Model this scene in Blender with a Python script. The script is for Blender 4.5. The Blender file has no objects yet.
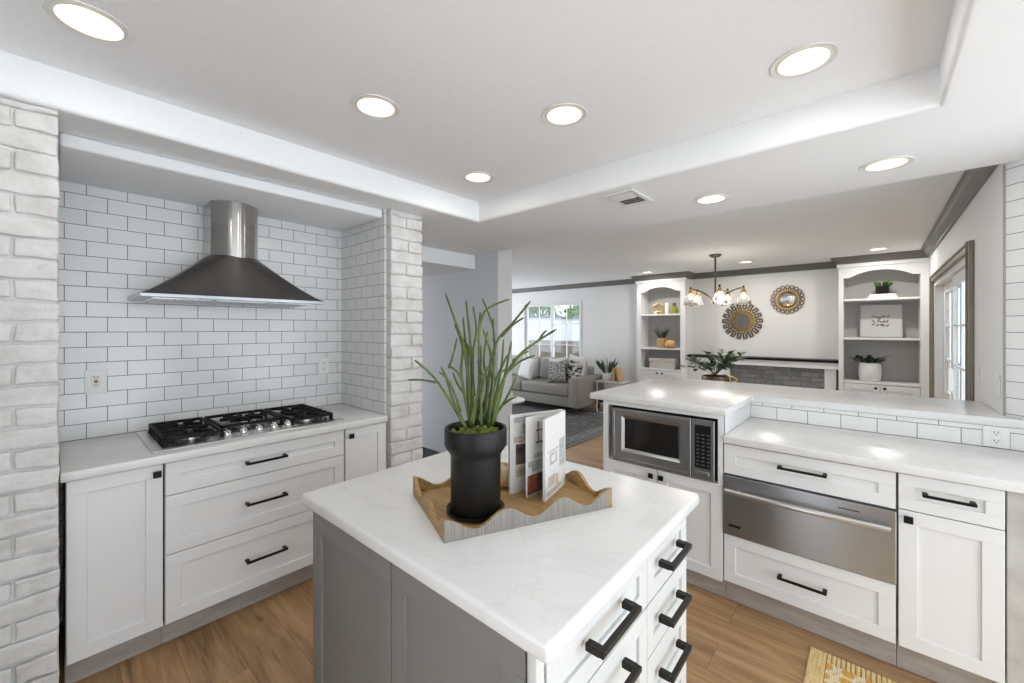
import bpy, bmesh, math, random
from mathutils import Vector, Matrix, noise
PI = math.pi
scene = bpy.context.scene
col = scene.collection

# ------------------------------------------------------------------ camera
YAW = math.atan2(364, 408)
cam_d = bpy.data.cameras.new('camera')
cam = bpy.data.objects.new('camera', cam_d)
col.objects.link(cam)
cam_d.sensor_width = 36
cam_d.lens = 408 / 1024 * 36
cam_d.shift_y = -12.5 / 1024
cam_d.clip_start = 0.02
cam.location = (0, 0, 1.49)
cam.rotation_euler = (PI / 2, 0, YAW)
scene.camera = cam

# ------------------------------------------------------------------ world, light, exposure
W = bpy.data.worlds.new('world')
scene.world = W
W.use_nodes = True
bg = W.node_tree.nodes['Background']
bg.inputs[0].default_value = (0.86, 0.94, 1.02, 1)
bg.inputs[1].default_value = 1.9
scene.view_settings.view_transform = 'Standard'
scene.view_settings.look = 'None'
scene.view_settings.gamma = 1
scene.view_settings.exposure = 0.92
scene.view_settings.use_curve_mapping = False
CAN_W, LIVING_CAN_W = .8, 4.5


def area(name, loc, rot, sx, sy, power, color=(1, 1, 1)):
    d = bpy.data.lights.new(name, 'AREA')
    d.shape = 'RECTANGLE'
    d.size, d.size_y, d.energy, d.color = sx, sy, power, color
    o = bpy.data.objects.new(name, d)
    col.objects.link(o)
    o.location, o.rotation_euler = loc, rot
    return o


# ------------------------------------------------------------------ materials
def mat(name, color=(.8, .8, .8), rough=.5, metal=0., **kw):
    m = bpy.data.materials.new(name)
    m.use_nodes = True
    b = m.node_tree.nodes['Principled BSDF']
    b.inputs['Base Color'].default_value = (*color, 1)
    b.inputs['Roughness'].default_value = rough
    b.inputs['Metallic'].default_value = metal
    for k, v in kw.items():
        b.inputs[k.replace('_', ' ')].default_value = v
    return m


class NT:
    """small node helper"""
    def __init__(s, m):
        s.t = m.node_tree
        s.b = s.t.nodes['Principled BSDF']

    def n(s, typ, **kw):
        nd = s.t.nodes.new(typ)
        for k, v in kw.items():
            setattr(nd, k, v)
        return nd

    def l(s, a, b):
        s.t.links.new(a, b)

    def coords(s):
        return s.n('ShaderNodeTexCoord').outputs['Object']

    def ramp(s, fac, stops):
        r = s.n('ShaderNodeValToRGB')
        e = r.color_ramp.elements
        while len(e) < len(stops):
            e.new(.5)
        for el, (p, c) in zip(e, stops):
            el.position = p
            el.color = (*c, 1)
        s.l(fac, r.inputs[0])
        return r.outputs[0]

    def noise(s, vec, scale, detail=3, rough=.5, dist=0):
        n_ = s.n('ShaderNodeTexNoise')
        n_.inputs['Scale'].default_value = scale
        n_.inputs['Detail'].default_value = detail
        n_.inputs['Roughness'].default_value = rough
        n_.inputs['Distortion'].default_value = dist
        if vec is not None:
            s.l(vec, n_.inputs['Vector'])
        return n_.outputs['Fac']

    def mapping(s, vec, loc=(0, 0, 0), rot=(0, 0, 0), sc=(1, 1, 1)):
        n_ = s.n('ShaderNodeMapping')
        n_.inputs['Location'].default_value = loc
        n_.inputs['Rotation'].default_value = rot
        n_.inputs['Scale'].default_value = sc
        s.l(vec, n_.inputs['Vector'])
        return n_.outputs[0]

    def bump(s, h, strength=.2, dist=.01):
        n_ = s.n('ShaderNodeBump')
        n_.inputs['Strength'].default_value = strength
        n_.inputs['Distance'].default_value = dist
        s.l(h, n_.inputs['Height'])
        s.l(n_.outputs[0], s.b.inputs['Normal'])

    def mix(s, fac, a, b, mode='MIX'):
        n_ = s.n('ShaderNodeMix', data_type='RGBA', blend_type=mode)
        for sock, v in ((n_.inputs[0], fac), (n_.inputs[6], a), (n_.inputs[7], b)):
            if isinstance(v, (int, float)):
                sock.default_value = v
            elif isinstance(v, tuple):
                sock.default_value = (*v, 1)
            else:
                s.l(v, sock)
        return n_.outputs[2]

    def color(s, c):
        s.l(c, s.b.inputs['Base Color'])


def mottled(name, c0, c1, scale, rough=.5, metal=0., bump=0., stretch=(1, 1, 1), **kw):
    m = mat(name, c0, rough, metal, **kw)
    n = NT(m)
    v = n.mapping(n.coords(), sc=stretch)
    f = n.noise(v, scale, 4, .6)
    n.color(n.ramp(f, [(.3, c0), (.7, c1)]))
    if bump:
        n.bump(f, bump, .004)
    return m


def tile_mat(name, axis, ox, oz, diag=None, off=.5):
    """white gloss 3x6 subway tile, dark grout; axis = horizontal world axis of the wall"""
    m = mat(name, (.8, .8, .79), .16)
    n = NT(m)
    sep = n.n('ShaderNodeSeparateXYZ')
    vec = n.coords()
    if diag:
        vec = n.mapping(vec, rot=(0, 0, diag))
    n.l(vec, sep.inputs[0])
    cb = n.n('ShaderNodeCombineXYZ')
    n.l(sep.outputs[axis], cb.inputs[0])
    n.l(sep.outputs[2], cb.inputs[1])
    mp = n.mapping(cb.outputs[0], loc=(-ox, -oz, 0))
    br = n.n('ShaderNodeTexBrick')
    n.l(mp, br.inputs['Vector'])
    br.offset = off
    br.inputs['Scale'].default_value = 1
    br.inputs['Brick Width'].default_value = .157
    br.inputs['Row Height'].default_value = .0798
    br.inputs['Mortar Size'].default_value = .0019
    br.inputs['Mortar Smooth'].default_value = .15
    br.inputs['Bias'].default_value = 0
    br.inputs['Color1'].default_value = (.80, .80, .79, 1)
    br.inputs['Color2'].default_value = (.77, .77, .765, 1)
    br.inputs['Mortar'].default_value = (.20, .20, .20, 1)
    n.color(br.outputs['Color'])
    mr = n.n('ShaderNodeMapRange')
    mr.inputs['To Min'].default_value = .14
    mr.inputs['To Max'].default_value = .8
    n.l(br.outputs['Fac'], mr.inputs[0])
    n.l(mr.outputs[0], n.b.inputs['Roughness'])
    inv = n.n('ShaderNodeMath', operation='SUBTRACT')
    inv.inputs[0].default_value = 1
    n.l(br.outputs['Fac'], inv.inputs[1])
    n.bump(inv.outputs[0], .35, .002)
    return m


def brushed(name, c, rough=.3, stretch=(1, 1, 60), var=.12, wave=None):
    m = mat(name, c, rough, 1, Anisotropic=.9, Anisotropic_Rotation=.25)
    n = NT(m)
    tg = n.n('ShaderNodeTangent', direction_type='RADIAL', axis='Z')
    n.l(tg.outputs[0], n.b.inputs['Tangent'])
    v = n.mapping(n.coords(), sc=stretch)
    f = n.noise(v, 12, 3, .6)
    mr = n.n('ShaderNodeMapRange')
    mr.inputs['To Min'].default_value = rough - var / 2
    mr.inputs['To Max'].default_value = rough + var / 2
    n.l(f, mr.inputs[0])
    n.l(mr.outputs[0], n.b.inputs['Roughness'])
    if wave:
        # the sheet is never quite flat: shallow long waves across it
        n.bump(n.noise(n.mapping(n.coords(), sc=wave), 1, 2, .5), .6, .012)
    return m


M = {}
M['paint'] = mottled('white_cabinet_paint', (.77, .77, .765), (.79, .79, .785), 3, .38)
M['grey_paint'] = mottled('grey_island_paint', (.20, .197, .187), (.215, .212, .202), 3, .42)
M['drawer_paint'] = mottled('pale_grey_drawer_paint', (.66, .66, .645), (.68, .68, .665), 3, .4)
M['body'] = mat('cabinet_gap_shadow_grey', (.30, .30, .295), .6)
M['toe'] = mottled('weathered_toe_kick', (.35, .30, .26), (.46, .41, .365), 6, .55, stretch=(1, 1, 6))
M['wall'] = mottled('off_white_wall_paint', (.77, .76, .745), (.79, .78, .765), 30, .6, bump=.05)
M['hall'] = mottled('cool_grey_hall_paint', (.70, .71, .73), (.72, .73, .75), 30, .6, bump=.05)
M['ceil'] = mottled('textured_white_ceiling', (.895, .905, .915), (.925, .935, .945), 70, .75, bump=.2)
M['taupe'] = mottled('taupe_trim_paint', (.15, .14, .127), (.17, .16, .147), 8, .4)
M['door_trim'] = mottled('taupe_wood_door_casing', (.22, .185, .14), (.28, .24, .185), 10, .45, stretch=(6, 6, 1))
M['black'] = mat('matte_black_metal', (.004, .004, .004), .42, Specular_IOR_Level=.25)
M['iron'] = mottled('black_cast_iron', (.004, .004, .004), (.012, .011, .011), 60, .6, Specular_IOR_Level=.25)
M['bronze'] = mat('dark_bronze_pull', (.018, .016, .014), .4, .2, Specular_IOR_Level=.3)
M['steel'] = brushed('brushed_steel', (.60, .60, .60), .30, (60, 60, 1))
M['steel_h'] = brushed('brushed_steel_horizontal_grain', (.40, .415, .435), .30, (1, 1, 60), .03)
M['steel_chim'] = brushed('polished_chimney_steel', (.50, .485, .47), .20, (60, 60, 1), .06, (14, 14, .3))
M['hood'] = brushed('dark_hood_steel', (.165, .155, .148), .42, (60, 60, 1))
M['well'] = mottled('dark_enamel_well', (.05, .048, .046), (.12, .115, .11), 8, .25, .8)
M['chrome'] = mat('chrome', (.82, .81, .80), .1, 1)
M['glass_dark'] = mat('dark_oven_glass', (.012, .011, .010), .06)
M['panel_black'] = mat('black_control_panel', (.010, .010, .011), .2)
M['key'] = mat('pale_key_legend', (.16, .16, .16), .5)
M['plate'] = mat('white_plastic', (.80, .80, .78), .35)
M['paper_grey'] = mat('pale_grey_paper', (.58, .575, .57), .6)
M['back_grey'] = mottled('grey_back_panel', (.46, .455, .445), (.49, .485, .475), 4, .6)
M['slot'] = mat('dark_slot', (.02, .018, .016), .6)
M['gold'] = mat('brass', (.72, .47, .16), .28, 1)
M['dark_gold'] = mottled('antique_gold', (.20, .13, .05), (.46, .31, .12), 40, .35, 1)
M['bronze_dk'] = mottled('aged_bronze', (.10, .07, .045), (.20, .15, .10), 30, .4, .8)
M['mirror'] = mat('mirror_glass', (.55, .56, .57), .06, 1)
M['glass'] = mat('clear_glass', (1, 1, 1), .02, 0, Transmission_Weight=1.0, IOR=1.45)
M['white_ceramic'] = mat('white_ceramic', (.78, .77, .75), .35)
M['wax'] = mat('cream_wax', (.80, .76, .68), .5)
M['pot'] = mottled('matte_black_pot', (.006, .0055, .005), (.010, .009, .0085), 14, .42, Specular_IOR_Level=.3)
M['moss'] = mottled('green_moss', (.07, .10, .015), (.26, .29, .05), 60, .9, bump=.8)
M['stem'] = mottled('green_cactus_stem', (.018, .034, .006), (.13, .18, .025), 16, .45)
M['leaf_dk'] = mottled('dark_green_leaf', (.015, .04, .018), (.05, .09, .04), 14, .5)
M['leaf'] = mottled('fresh_green_leaf', (.04, .11, .02), (.12, .22, .05), 14, .5)
M['euc'] = mottled('eucalyptus_leaf', (.04, .075, .04), (.14, .19, .11), 12, .55)
M['treeleaf'] = mottled('bright_tree_leaf', (.05, .14, .02), (.19, .32, .05), 3, .6)  # bright leaf green, tone varies at random
M['bark'] = mottled('bark', (.10, .07, .05), (.18, .13, .09), 12, .8)
M['terracotta'] = mottled('tan_wood_pot', (.48, .27, .11), (.62, .38, .18), 20, .5, stretch=(1, 1, 5))
M['box'] = mottled('greige_linen_box', (.52, .47, .43), (.56, .52, .48), 60, .8)
M['book_tan'] = mottled('tan_book_cover', (.48, .30, .13), (.55, .36, .18), 20, .5)
M['page'] = mat('paper_page_edges', (.66, .64, .61), .6)
M['leg_wood'] = mottled('dark_walnut', (.06, .03, .018), (.10, .055, .03), 14, .45, stretch=(5, 5, 1))
M['sofa'] = mottled('grey_sofa_linen', (.26, .238, .215), (.33, .305, .278), 90, .9, bump=.2)
M['cushion_white'] = mottled('white_cushion_linen', (.66, .65, .63), (.74, .73, .71), 50, .9, bump=.15)
M['cushion_grey'] = mottled('pale_grey_cushion', (.40, .385, .36), (.46, .445, .42), 50, .9, bump=.15)
M['stone_top'] = mottled('grey_stone_top', (.42, .40, .38), (.56, .54, .51), 8, .3)
M['concrete'] = mottled('outdoor_ground', (.34, .33, .30), (.42, .40, .37), 3, .9)
M['house'] = mottled('pale_neighbour_roof', (.44, .445, .455), (.49, .495, .505), 3, .8)
M['eave'] = mat('dark_eave', (.10, .11, .12), .7)
M['shade'] = mat('vent_dark', (.03, .03, .03), .8)
M['hall_floor'] = mottled('charcoal_hall_carpet', (.055, .055, .056), (.085, .085, .087), 120, .95, bump=.3)


def emit(name, c, s):
    m = mat(name, c, .5)
    b = m.node_tree.nodes['Principled BSDF']
    b.inputs['Emission Color'].default_value = (*c, 1)
    b.inputs['Emission Strength'].default_value = s
    return m


M['lamp'] = emit('warm_led_diffuser', (1, .94, .80), 1.2)
M['lamp_edge'] = emit('cream_led_edge', (1, .92, .74), .55)
M['lamp_cone'] = mat('white_lamp_baffle', (.80, .78, .70), .4)
M['filament'] = emit('warm_bulb_filament', (1, .72, .38), 4)


def m_quartz():
    m = mat('white_quartz', (.76, .755, .745), .26)
    n = NT(m)
    c = n.coords()
    a = n.noise(c, 2.2, 6, .6, 1.6)
    v = n.ramp(a, [(.46, (.76, .755, .745)), (.50, (.72, .715, .70)), (.54, (.76, .755, .745))])
    f = n.noise(c, 9, 3)
    n.color(n.mix(.08, v, n.ramp(f, [(.3, (.70, .69, .67)), (.7, (.78, .78, .77))])))
    return m


M['quartz'] = m_quartz()


def m_floor():
    m = mat('oak_plank_floor', (.4, .26, .14), .42)
    n = NT(m)
    c = n.coords()
    br = n.n('ShaderNodeTexBrick')
    n.l(c, br.inputs['Vector'])
    br.offset = .37
    br.inputs['Scale'].default_value = 1
    br.inputs['Brick Width'].default_value = 1.5
    br.inputs['Row Height'].default_value = .19
    br.inputs['Mortar Size'].default_value = .0012
    br.inputs['Bias'].default_value = 0
    br.inputs['Color1'].default_value = (0, 0, 0, 1)
    br.inputs['Color2'].default_value = (1, 1, 1, 1)
    br.inputs['Mortar'].default_value = (.5, .5, .5, 1)
    # per-plank offset of the grain
    add = n.n('ShaderNodeVectorMath', operation='MULTIPLY_ADD')
    n.l(br.outputs['Color'], add.inputs[0])
    add.inputs[1].default_value = (7.3, 3.1, 5.7)
    n.l(c, add.inputs[2])
    g = n.noise(n.mapping(add.outputs[0], sc=(1.1, 9, 1)), 1.6, 6, .62, .8)
    fine = n.noise(n.mapping(add.outputs[0], sc=(2, 60, 1)), 2, 3)
    base = n.ramp(g, [(.30, (.15, .075, .033)), (.43, (.35, .195, .088)), (.57, (.50, .295, .14)), (.74, (.60, .385, .205))])
    base = n.mix(.25, base, n.ramp(fine, [(.3, (.24, .14, .07)), (.7, (.46, .30, .17))]))
    tint = n.ramp(br.outputs['Color'], [(0, (.90, .90, .90)), (1, (1.08, 1.06, 1.04))])
    base = n.mix(1, base, tint, 'MULTIPLY')
    kn = n.n('ShaderNodeTexVoronoi')
    n.l(n.mapping(add.outputs[0], sc=(1, 2.6, 1)), kn.inputs['Vector'])
    kn.inputs['Scale'].default_value = 2.2
    base = n.mix(n.ramp(kn.outputs['Distance'], [(.02, (.9, .9, .9)), (.11, (0, 0, 0))]), base, (.08, .038, .016))
    base = n.mix(br.outputs['Fac'], base, (.20, .115, .06))
    n.color(base)
    n.bump(g, .05, .002)
    return m


M['floor'] = m_floor()


def m_brick_paint():
    m = mat('whitewashed_brick', (.75, .73, .70), .8)
    n = NT(m)
    c = n.coords()
    a = n.noise(c, 9, 5, .6)
    b = n.noise(c, 45, 4, .65)
    base = n.ramp(a, [(.25, (.56, .54, .52)), (.5, (.69, .68, .665)), (.75, (.77, .765, .755))])
    base = n.mix(n.ramp(b, [(.60, (0, 0, 0)), (.75, (.35, .35, .35))]), base, (.52, .44, .38))
    n.color(base)
    n.bump(b, .55, .006)
    return m


M['brick'] = m_brick_paint()
M['mortar'] = mottled('painted_mortar', (.36, .345, .33), (.52, .505, .49), 40, .9, bump=.6)
M['brick_edge'] = mottled('bare_brick_edge', (.42, .38, .35), (.60, .57, .54), 35, .9, bump=.5)


def m_brick_tex(name, c1, c2, mo, w, h, ax):
    m = mat(name, c1, .8)
    n = NT(m)
    sep = n.n('ShaderNodeSeparateXYZ')
    n.l(n.coords(), sep.inputs[0])
    cb = n.n('ShaderNodeCombineXYZ')
    n.l(sep.outputs[ax], cb.inputs[0])
    n.l(sep.outputs[2], cb.inputs[1])
    br = n.n('ShaderNodeTexBrick')
    n.l(cb.outputs[0], br.inputs['Vector'])
    for k, v in (('Scale', 1), ('Brick Width', w), ('Row Height', h), ('Mortar Size', .006)):
        br.inputs[k].default_value = v
    br.inputs['Color1'].default_value = (*c1, 1)
    br.inputs['Color2'].default_value = (*c2, 1)
    br.inputs['Mortar'].default_value = (*mo, 1)
    f = n.noise(n.coords(), 20, 4)
    n.color(n.mix(.45, br.outputs['Color'], n.ramp(f, [(.3, c1), (.7, c2)])))
    n.bump(br.outputs['Fac'], -.4, .006)
    return m


M['fire_brick'] = m_brick_tex('grey_fireplace_brick', (.16, .165, .165), (.34, .345, .345), (.09, .09, .09), .22, .068, 0)


def m_stripes(name, c0, c1, c2, sc):
    m = mat(name, c0, .5)
    n = NT(m)
    f = n.noise(n.mapping(n.coords(), sc=sc), 1, 3, .6)
    n.color(n.ramp(f, [(.25, c0), (.5, c1), (.75, c2)]))
    n.bump(f, .15, .002)
    return m


M['tray_out'] = m_stripes('grey_limed_ash', (.16, .14, .12), (.26, .235, .205), (.36, .335, .30), (260, 260, 6))
M['tray_in'] = m_stripes('honey_oak', (.22, .125, .045), (.36, .215, .08), (.48, .31, .14), (6, 90, 90))


def m_rug(name, c0, c1, c2, sc):
    m = mat(name, c0, .95)
    n = NT(m)
    c = n.coords()
    v = n.n('ShaderNodeTexVoronoi')
    v.feature = 'DISTANCE_TO_EDGE'
    v.inputs['Scale'].default_value = sc
    n.l(c, v.inputs['Vector'])
    f = n.noise(c, sc * 3, 5, .7)
    a = n.ramp(v.outputs['Distance'], [(.03, c0), (.10, c1), (.3, c2)])
    n.color(n.mix(.45, a, n.ramp(f, [(.35, c0), (.65, c2)])))
    n.bump(f, .4, .004)
    return m


M['rug_grey'] = m_rug('distressed_grey_rug_pile', (.055, .058, .058), (.105, .108, .106), (.165, .166, .16), 7)
M['rug_border'] = m_rug('light_grey_rug_border', (.12, .122, .12), (.18, .182, .178), (.25, .25, .245), 14)


def m_yrug():
    m = mat('yellow_woven_rug', (.7, .5, .2), .95)
    n = NT(m)
    c = n.coords()
    v = n.n('ShaderNodeTexVoronoi')
    v.inputs['Scale'].default_value = 14
    v.inputs['Randomness'].default_value = .35
    n.l(c, v.inputs['Vector'])
    a = n.ramp(v.outputs['Distance'], [(.30, (.68, .36, .06)), (.38, (.78, .66, .44)), (.55, (.76, .64, .42)), (.62, (.68, .38, .07))])
    w = n.n('ShaderNodeTexWave')
    w.inputs['Scale'].default_value = 40
    n.l(c, w.inputs['Vector'])
    n.color(a)
    n.bump(w.outputs['Fac'], .6, .004)
    return m


M['rug_yellow'] = m_yrug()
M['rug_rib'] = m_stripes('ribbed_yellow_border', (.50, .32, .11), (.72, .52, .24), (.80, .64, .36), (120, 14, 1))


def m_speckle(name, white, dark, sc, stretch, lo, hi, dist=0.):
    m = mat(name, white, .9)
    n = NT(m)
    f = n.noise(n.mapping(n.coords(), sc=stretch), sc, 2, .5, dist)
    n.color(n.ramp(f, [(lo, dark), (hi, white)]))
    return m


M['speckled'] = m_speckle('speckled_cushion_fabric', (.50, .48, .46), (.10, .095, .09), 45, (1, 1, 1), .46, .54)
M['zebra'] = m_speckle('zebra_cushion_fabric', (.60, .59, .57), (.03, .03, .03), 5, (1, 1, 3.2), .46, .5, 1.2)
M['marble'] = m_stripes('banded_amber_stone', (.25, .12, .04), (.62, .40, .16), (.78, .72, .62), (30, 30, 3))
M['fence'] = m_brick_tex('weathered_fence_board', (.07, .048, .034), (.13, .095, .07), (.03, .022, .018), .14, 2.5, 0)
M['fence_rail'] = mottled('fence_rail', (.09, .08, .075), (.14, .125, .115), 4, .8)

# ------------------------------------------------------------------ mesh helpers
WM = {}


def new():
    return bmesh.new()


def box(bm, x0, x1, y0, y1, z0, z1, bev=0., seg=1, mtx=None):
    r = bmesh.ops.create_cube(bm, size=1)
    vs = r['verts']
    for v in vs:
        v.co = Vector(((x0 + x1) / 2 + v.co.x * (x1 - x0), (y0 + y1) / 2 + v.co.y * (y1 - y0), (z0 + z1) / 2 + v.co.z * (z1 - z0)))
    if bev:
        es = list({e for v in vs for e in v.link_edges})
        rb = bmesh.ops.bevel(bm, geom=es, offset=bev, segments=seg, affect='EDGES', profile=.5)
        vs = list({v for f in rb['faces'] for v in f.verts} | {v for v in vs if v.is_valid})
    if mtx is not None:
        bmesh.ops.transform(bm, matrix=mtx, verts=vs)
    return vs


def prism(bm, pts, z0, z1, mtx=None, bev=0., seg=2):
    """polygon in xy extruded z0..z1"""
    lo = [bm.verts.new((p[0], p[1], z0)) for p in pts]
    hi = [bm.verts.new((p[0], p[1], z1)) for p in pts]
    n = len(pts)
    fs = [bm.faces.new(lo[::-1]), bm.faces.new(hi)]
    for i in range(n):
        fs.append(bm.faces.new((lo[i], lo[(i + 1) % n], hi[(i + 1) % n], hi[i])))
    vs = lo + hi
    if bev:
        es = list({e for f in fs for e in f.edges})
        rb = bmesh.ops.bevel(bm, geom=es, offset=bev, segments=seg, affect='EDGES', profile=.5)
        vs = list({v for f in rb['faces'] for v in f.verts} | {v for v in vs if v.is_valid})
    if mtx is not None:
        bmesh.ops.transform(bm, matrix=mtx, verts=vs)
    return vs


def lathe(bm, prof, c=(0, 0, 0), n=32, mtx=None):
    rings = []
    vs = []
    for r, z in prof:
        if r < 1e-6:
            v = bm.verts.new((c[0], c[1], c[2] + z))
            rings.append([v])
            vs.append(v)
        else:
            ring = [bm.verts.new((c[0] + r * math.cos(2 * PI * i / n), c[1] + r * math.sin(2 * PI * i / n), c[2] + z)) for i in range(n)]
            rings.append(ring)
            vs += ring
    for a, b in zip(rings, rings[1:]):
        for i in range(n):
            j = (i + 1) % n
            if len(a) == 1 and len(b) == 1:
                continue
            if len(a) == 1:
                f = (a[0], b[j], b[i])
            elif len(b) == 1:
                f = (a[i], a[j], b[0])
            else:
                f = (a[i], a[j], b[j], b[i])
            try:
                bm.faces.new(f)
            except ValueError:
                pass
    if mtx is not None:
        bmesh.ops.transform(bm, matrix=mtx, verts=vs)
    return vs


def tube(bm, pts, r, n=8, cap=True):
    pts = [Vector(p) for p in pts]
    rs = r if isinstance(r, (list, tuple)) else [r] * len(pts)
    rings = []
    up = Vector((0, 0, 1))
    t0 = (pts[1] - pts[0]).normalized()
    if abs(t0.z) > .9:
        up = Vector((1, 0, 0))
    side = t0.cross(up).normalized()
    for i, p in enumerate(pts):
        t = (pts[min(i + 1, len(pts) - 1)] - pts[max(i - 1, 0)]).normalized()
        side = (side - t * side.dot(t)).normalized()
        o = t.cross(side)
        rings.append([bm.verts.new(p + (side * math.cos(2 * PI * k / n) + o * math.sin(2 * PI * k / n)) * rs[i]) for k in range(n)])
    for a, b in zip(rings, rings[1:]):
        for i in range(n):
            j = (i + 1) % n
            bm.faces.new((a[i], a[j], b[j], b[i]))
    if cap:
        bm.faces.new(rings[0][::-1])
        bm.faces.new(rings[-1])


def ball(bm, c, r, sub=2, sc=(1, 1, 1), jit=0., seed=0):
    vs = bmesh.ops.create_icosphere(bm, subdivisions=sub, radius=1)['verts']
    for v in vs:
        k = 1 + jit * noise.noise(v.co * 2.3 + Vector((seed * 7.1, seed, 0)))
        v.co = Vector((c[0] + v.co.x * r * sc[0] * k, c[1] + v.co.y * r * sc[1] * k, c[2] + v.co.z * r * sc[2] * k))
    return vs


def obj(name, bm, m, parent=None, smooth=False, sharp=None):
    """link one mesh object; verts are in WORLD space and moved into the parent's frame"""
    bmesh.ops.recalc_face_normals(bm, faces=bm.faces)
    if parent is not None:
        bmesh.ops.transform(bm, matrix=WM[parent].inverted(), verts=bm.verts)
    me = bpy.data.meshes.new(name)
    if smooth:
        for f in bm.faces:
            f.smooth = True
        if sharp:
            for e in bm.edges:
                if len(e.link_faces) == 2 and e.calc_face_angle(0) > math.radians(sharp):
                    e.smooth = False
    bm.to_mesh(me)
    bm.free()
    if isinstance(m, (list, tuple)):
        for k in m:
            me.materials.append(k)
    else:
        me.materials.append(m)
    o = bpy.data.objects.new(name, me)
    col.objects.link(o)
    if parent is not None:
        o.parent = parent
    WM[o] = WM[parent] if parent is not None else Matrix.Identity(4)
    return o


def thing(name, label, cat, loc=(0, 0, 0), rotz=0., group=None):
    o = bpy.data.objects.new(name, None)
    o.empty_display_size = .05
    col.objects.link(o)
    o.location = loc
    o.rotation_euler = (0, 0, rotz)
    WM[o] = Matrix.Translation(loc) @ Matrix.Rotation(rotz, 4, 'Z')
    o['label'] = label
    o['category'] = cat
    if group:
        o['group'] = group
    return o


def tag(o, label, cat, group=None, kind=None):
    o['label'] = label
    o['category'] = cat
    if group:
        o['group'] = group
    if kind:
        o['kind'] = kind
    return o


def struct(name, bm, m, label=None, **kw):
    o = obj(name, bm, m, **kw)
    o['kind'] = 'structure'
    if label:
        o['label'] = label
    return o


def rebase(o, p):
    """move a single-mesh thing's origin to p"""
    o.data.transform(Matrix.Translation(-Vector(p)))
    o.location = p
    return o


def dup(root, loc, rotz=None, label=None):
    r = root.copy()
    col.objects.link(r)
    r.location = loc
    if rotz is not None:
        r.rotation_euler = (0, 0, rotz)
    if label:
        r['label'] = label
    for ch in list(root.children):
        c = ch.copy()
        col.objects.link(c)
        c.parent = r
        for g in list(ch.children):
            d = g.copy()
            col.objects.link(d)
            d.parent = c
    return r


def bx(name, m, parent, *a, bev=0., seg=1):
    bm = new()
    box(bm, *a, bev=bev, seg=seg)
    return obj(name, bm, m, parent)


RZ90 = Matrix.Rotation(PI / 2, 4, 'Z')


def fr_y(x0, y, z0):      # frame of a front that faces -Y
    return Matrix.Translation((x0, y, z0))


def fr_x(x, y0, z0):      # frame of a front that faces +X
    return Matrix.Translation((x, y0, z0)) @ RZ90


def shaker(name, m, parent, F, w, h, rail=.059, t=.02, rec=.009):
    """a shaker front in local frame: width x, height z, outward -y (front face at y=0)"""
    bm = new()
    b = .0015
    box(bm, 0, w, 0, t, 0, rail, b, 1, F)
    box(bm, 0, w, 0, t, h - rail, h, b, 1, F)
    box(bm, 0, rail, 0, t, rail, h - rail, b, 1, F)
    box(bm, w - rail, w, 0, t, rail, h - rail, b, 1, F)
    box(bm, rail - .002, w - rail + .002, rec, t, rail - .002, h - rail + .002, 0, 1, F)
    return obj(name, bm, m, parent)


def bar_pull(parent, F, cx, cz, L, m=None, th=.011, out=.032):
    bm = new()
    h = th / 2
    box(bm, cx - L / 2, cx + L / 2, -out - th, -out, cz - h, cz + h, .0012, 1, F)
    for s in (-1, 1):
        c = cx + s * (L / 2 - th * .75)
        box(bm, c - th * .75, c + th * .75, -out - th * .2, -.0008, cz - h * 1.25, cz + h * 1.25, .0015, 1, F)
    return obj('handle', bm, m or M['black'], parent)


def knob_sq(parent, F, cx, cz):
    bm = new()
    box(bm, cx - .006, cx + .006, -.018, -.0008, cz - .006, cz + .006, 0, 1, F)
    box(bm, cx - .0145, cx + .0145, -.028, -.016, cz - .0145, cz + .0145, .002, 1, F)
    return obj('knob', bm, M['black'], parent)


rng = random.Random(7)

# ================================================================== SETTING
Y_MID, Y_BACK, X_R = 3.09, 7.20, .47
X_W = -3.09            # tiled hood wall
H_SOF, H_TRAY, H_LIV = 2.30, 2.45, 2.42

bm = new()
box(bm, -7.5, 1.8, -2.2, Y_BACK + .1, -.1, 0)
struct('floor', bm, M['floor'], 'oak plank floor running through kitchen and living room')


def ceiling_kitchen():
    bm = new()
    ox0, ox1, oy0, oy1 = -3.25, 3.2, -2.2, Y_MID
    ix0, ix1, iy0, iy1 = -2.25, .17, -1.6, 2.145
    z0, z1 = H_SOF, H_TRAY
    O = [bm.verts.new(p) for p in ((ox0, oy0, z0), (ox1, oy0, z0), (ox1, oy1, z0), (ox0, oy1, z0))]
    I = [bm.verts.new(p) for p in ((ix0, iy0, z0), (ix1, iy0, z0), (ix1, iy1, z0), (ix0, iy1, z0))]
    T = [bm.verts.new((v.co.x, v.co.y, z1)) for v in I]
    U = [bm.verts.new((v.co.x, v.co.y, z1 + .1)) for v in O]
    edges = []
    for i in range(4):
        j = (i + 1) % 4
        bm.faces.new((O[i], O[j], I[j], I[i]))
        bm.faces.new((I[i], I[j], T[j], T[i]))
        bm.faces.new((O[i], O[j], U[j], U[i]))
        edges.append(bm.edges.get((I[i], I[j])))
    bm.faces.new(T)
    bm.faces.new(U)
    bmesh.ops.bevel(bm, geom=edges, offset=.022, segments=4, affect='EDGES', profile=.5)
    o = struct('ceiling', bm, M['ceil'], 'white kitchen ceiling with a raised tray', smooth=True, sharp=40)
    return o


ceiling_kitchen()
bm = new()
box(bm, -7.5, X_R + .12, Y_MID + .001, Y_BACK + .1, H_LIV, H_LIV + .1)
box(bm, -7.5, -3.25, 1.0, Y_MID, H_SOF, H_SOF + .1)
struct('ceiling_living', bm, M['ceil'], 'flat white living room ceiling')

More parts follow.
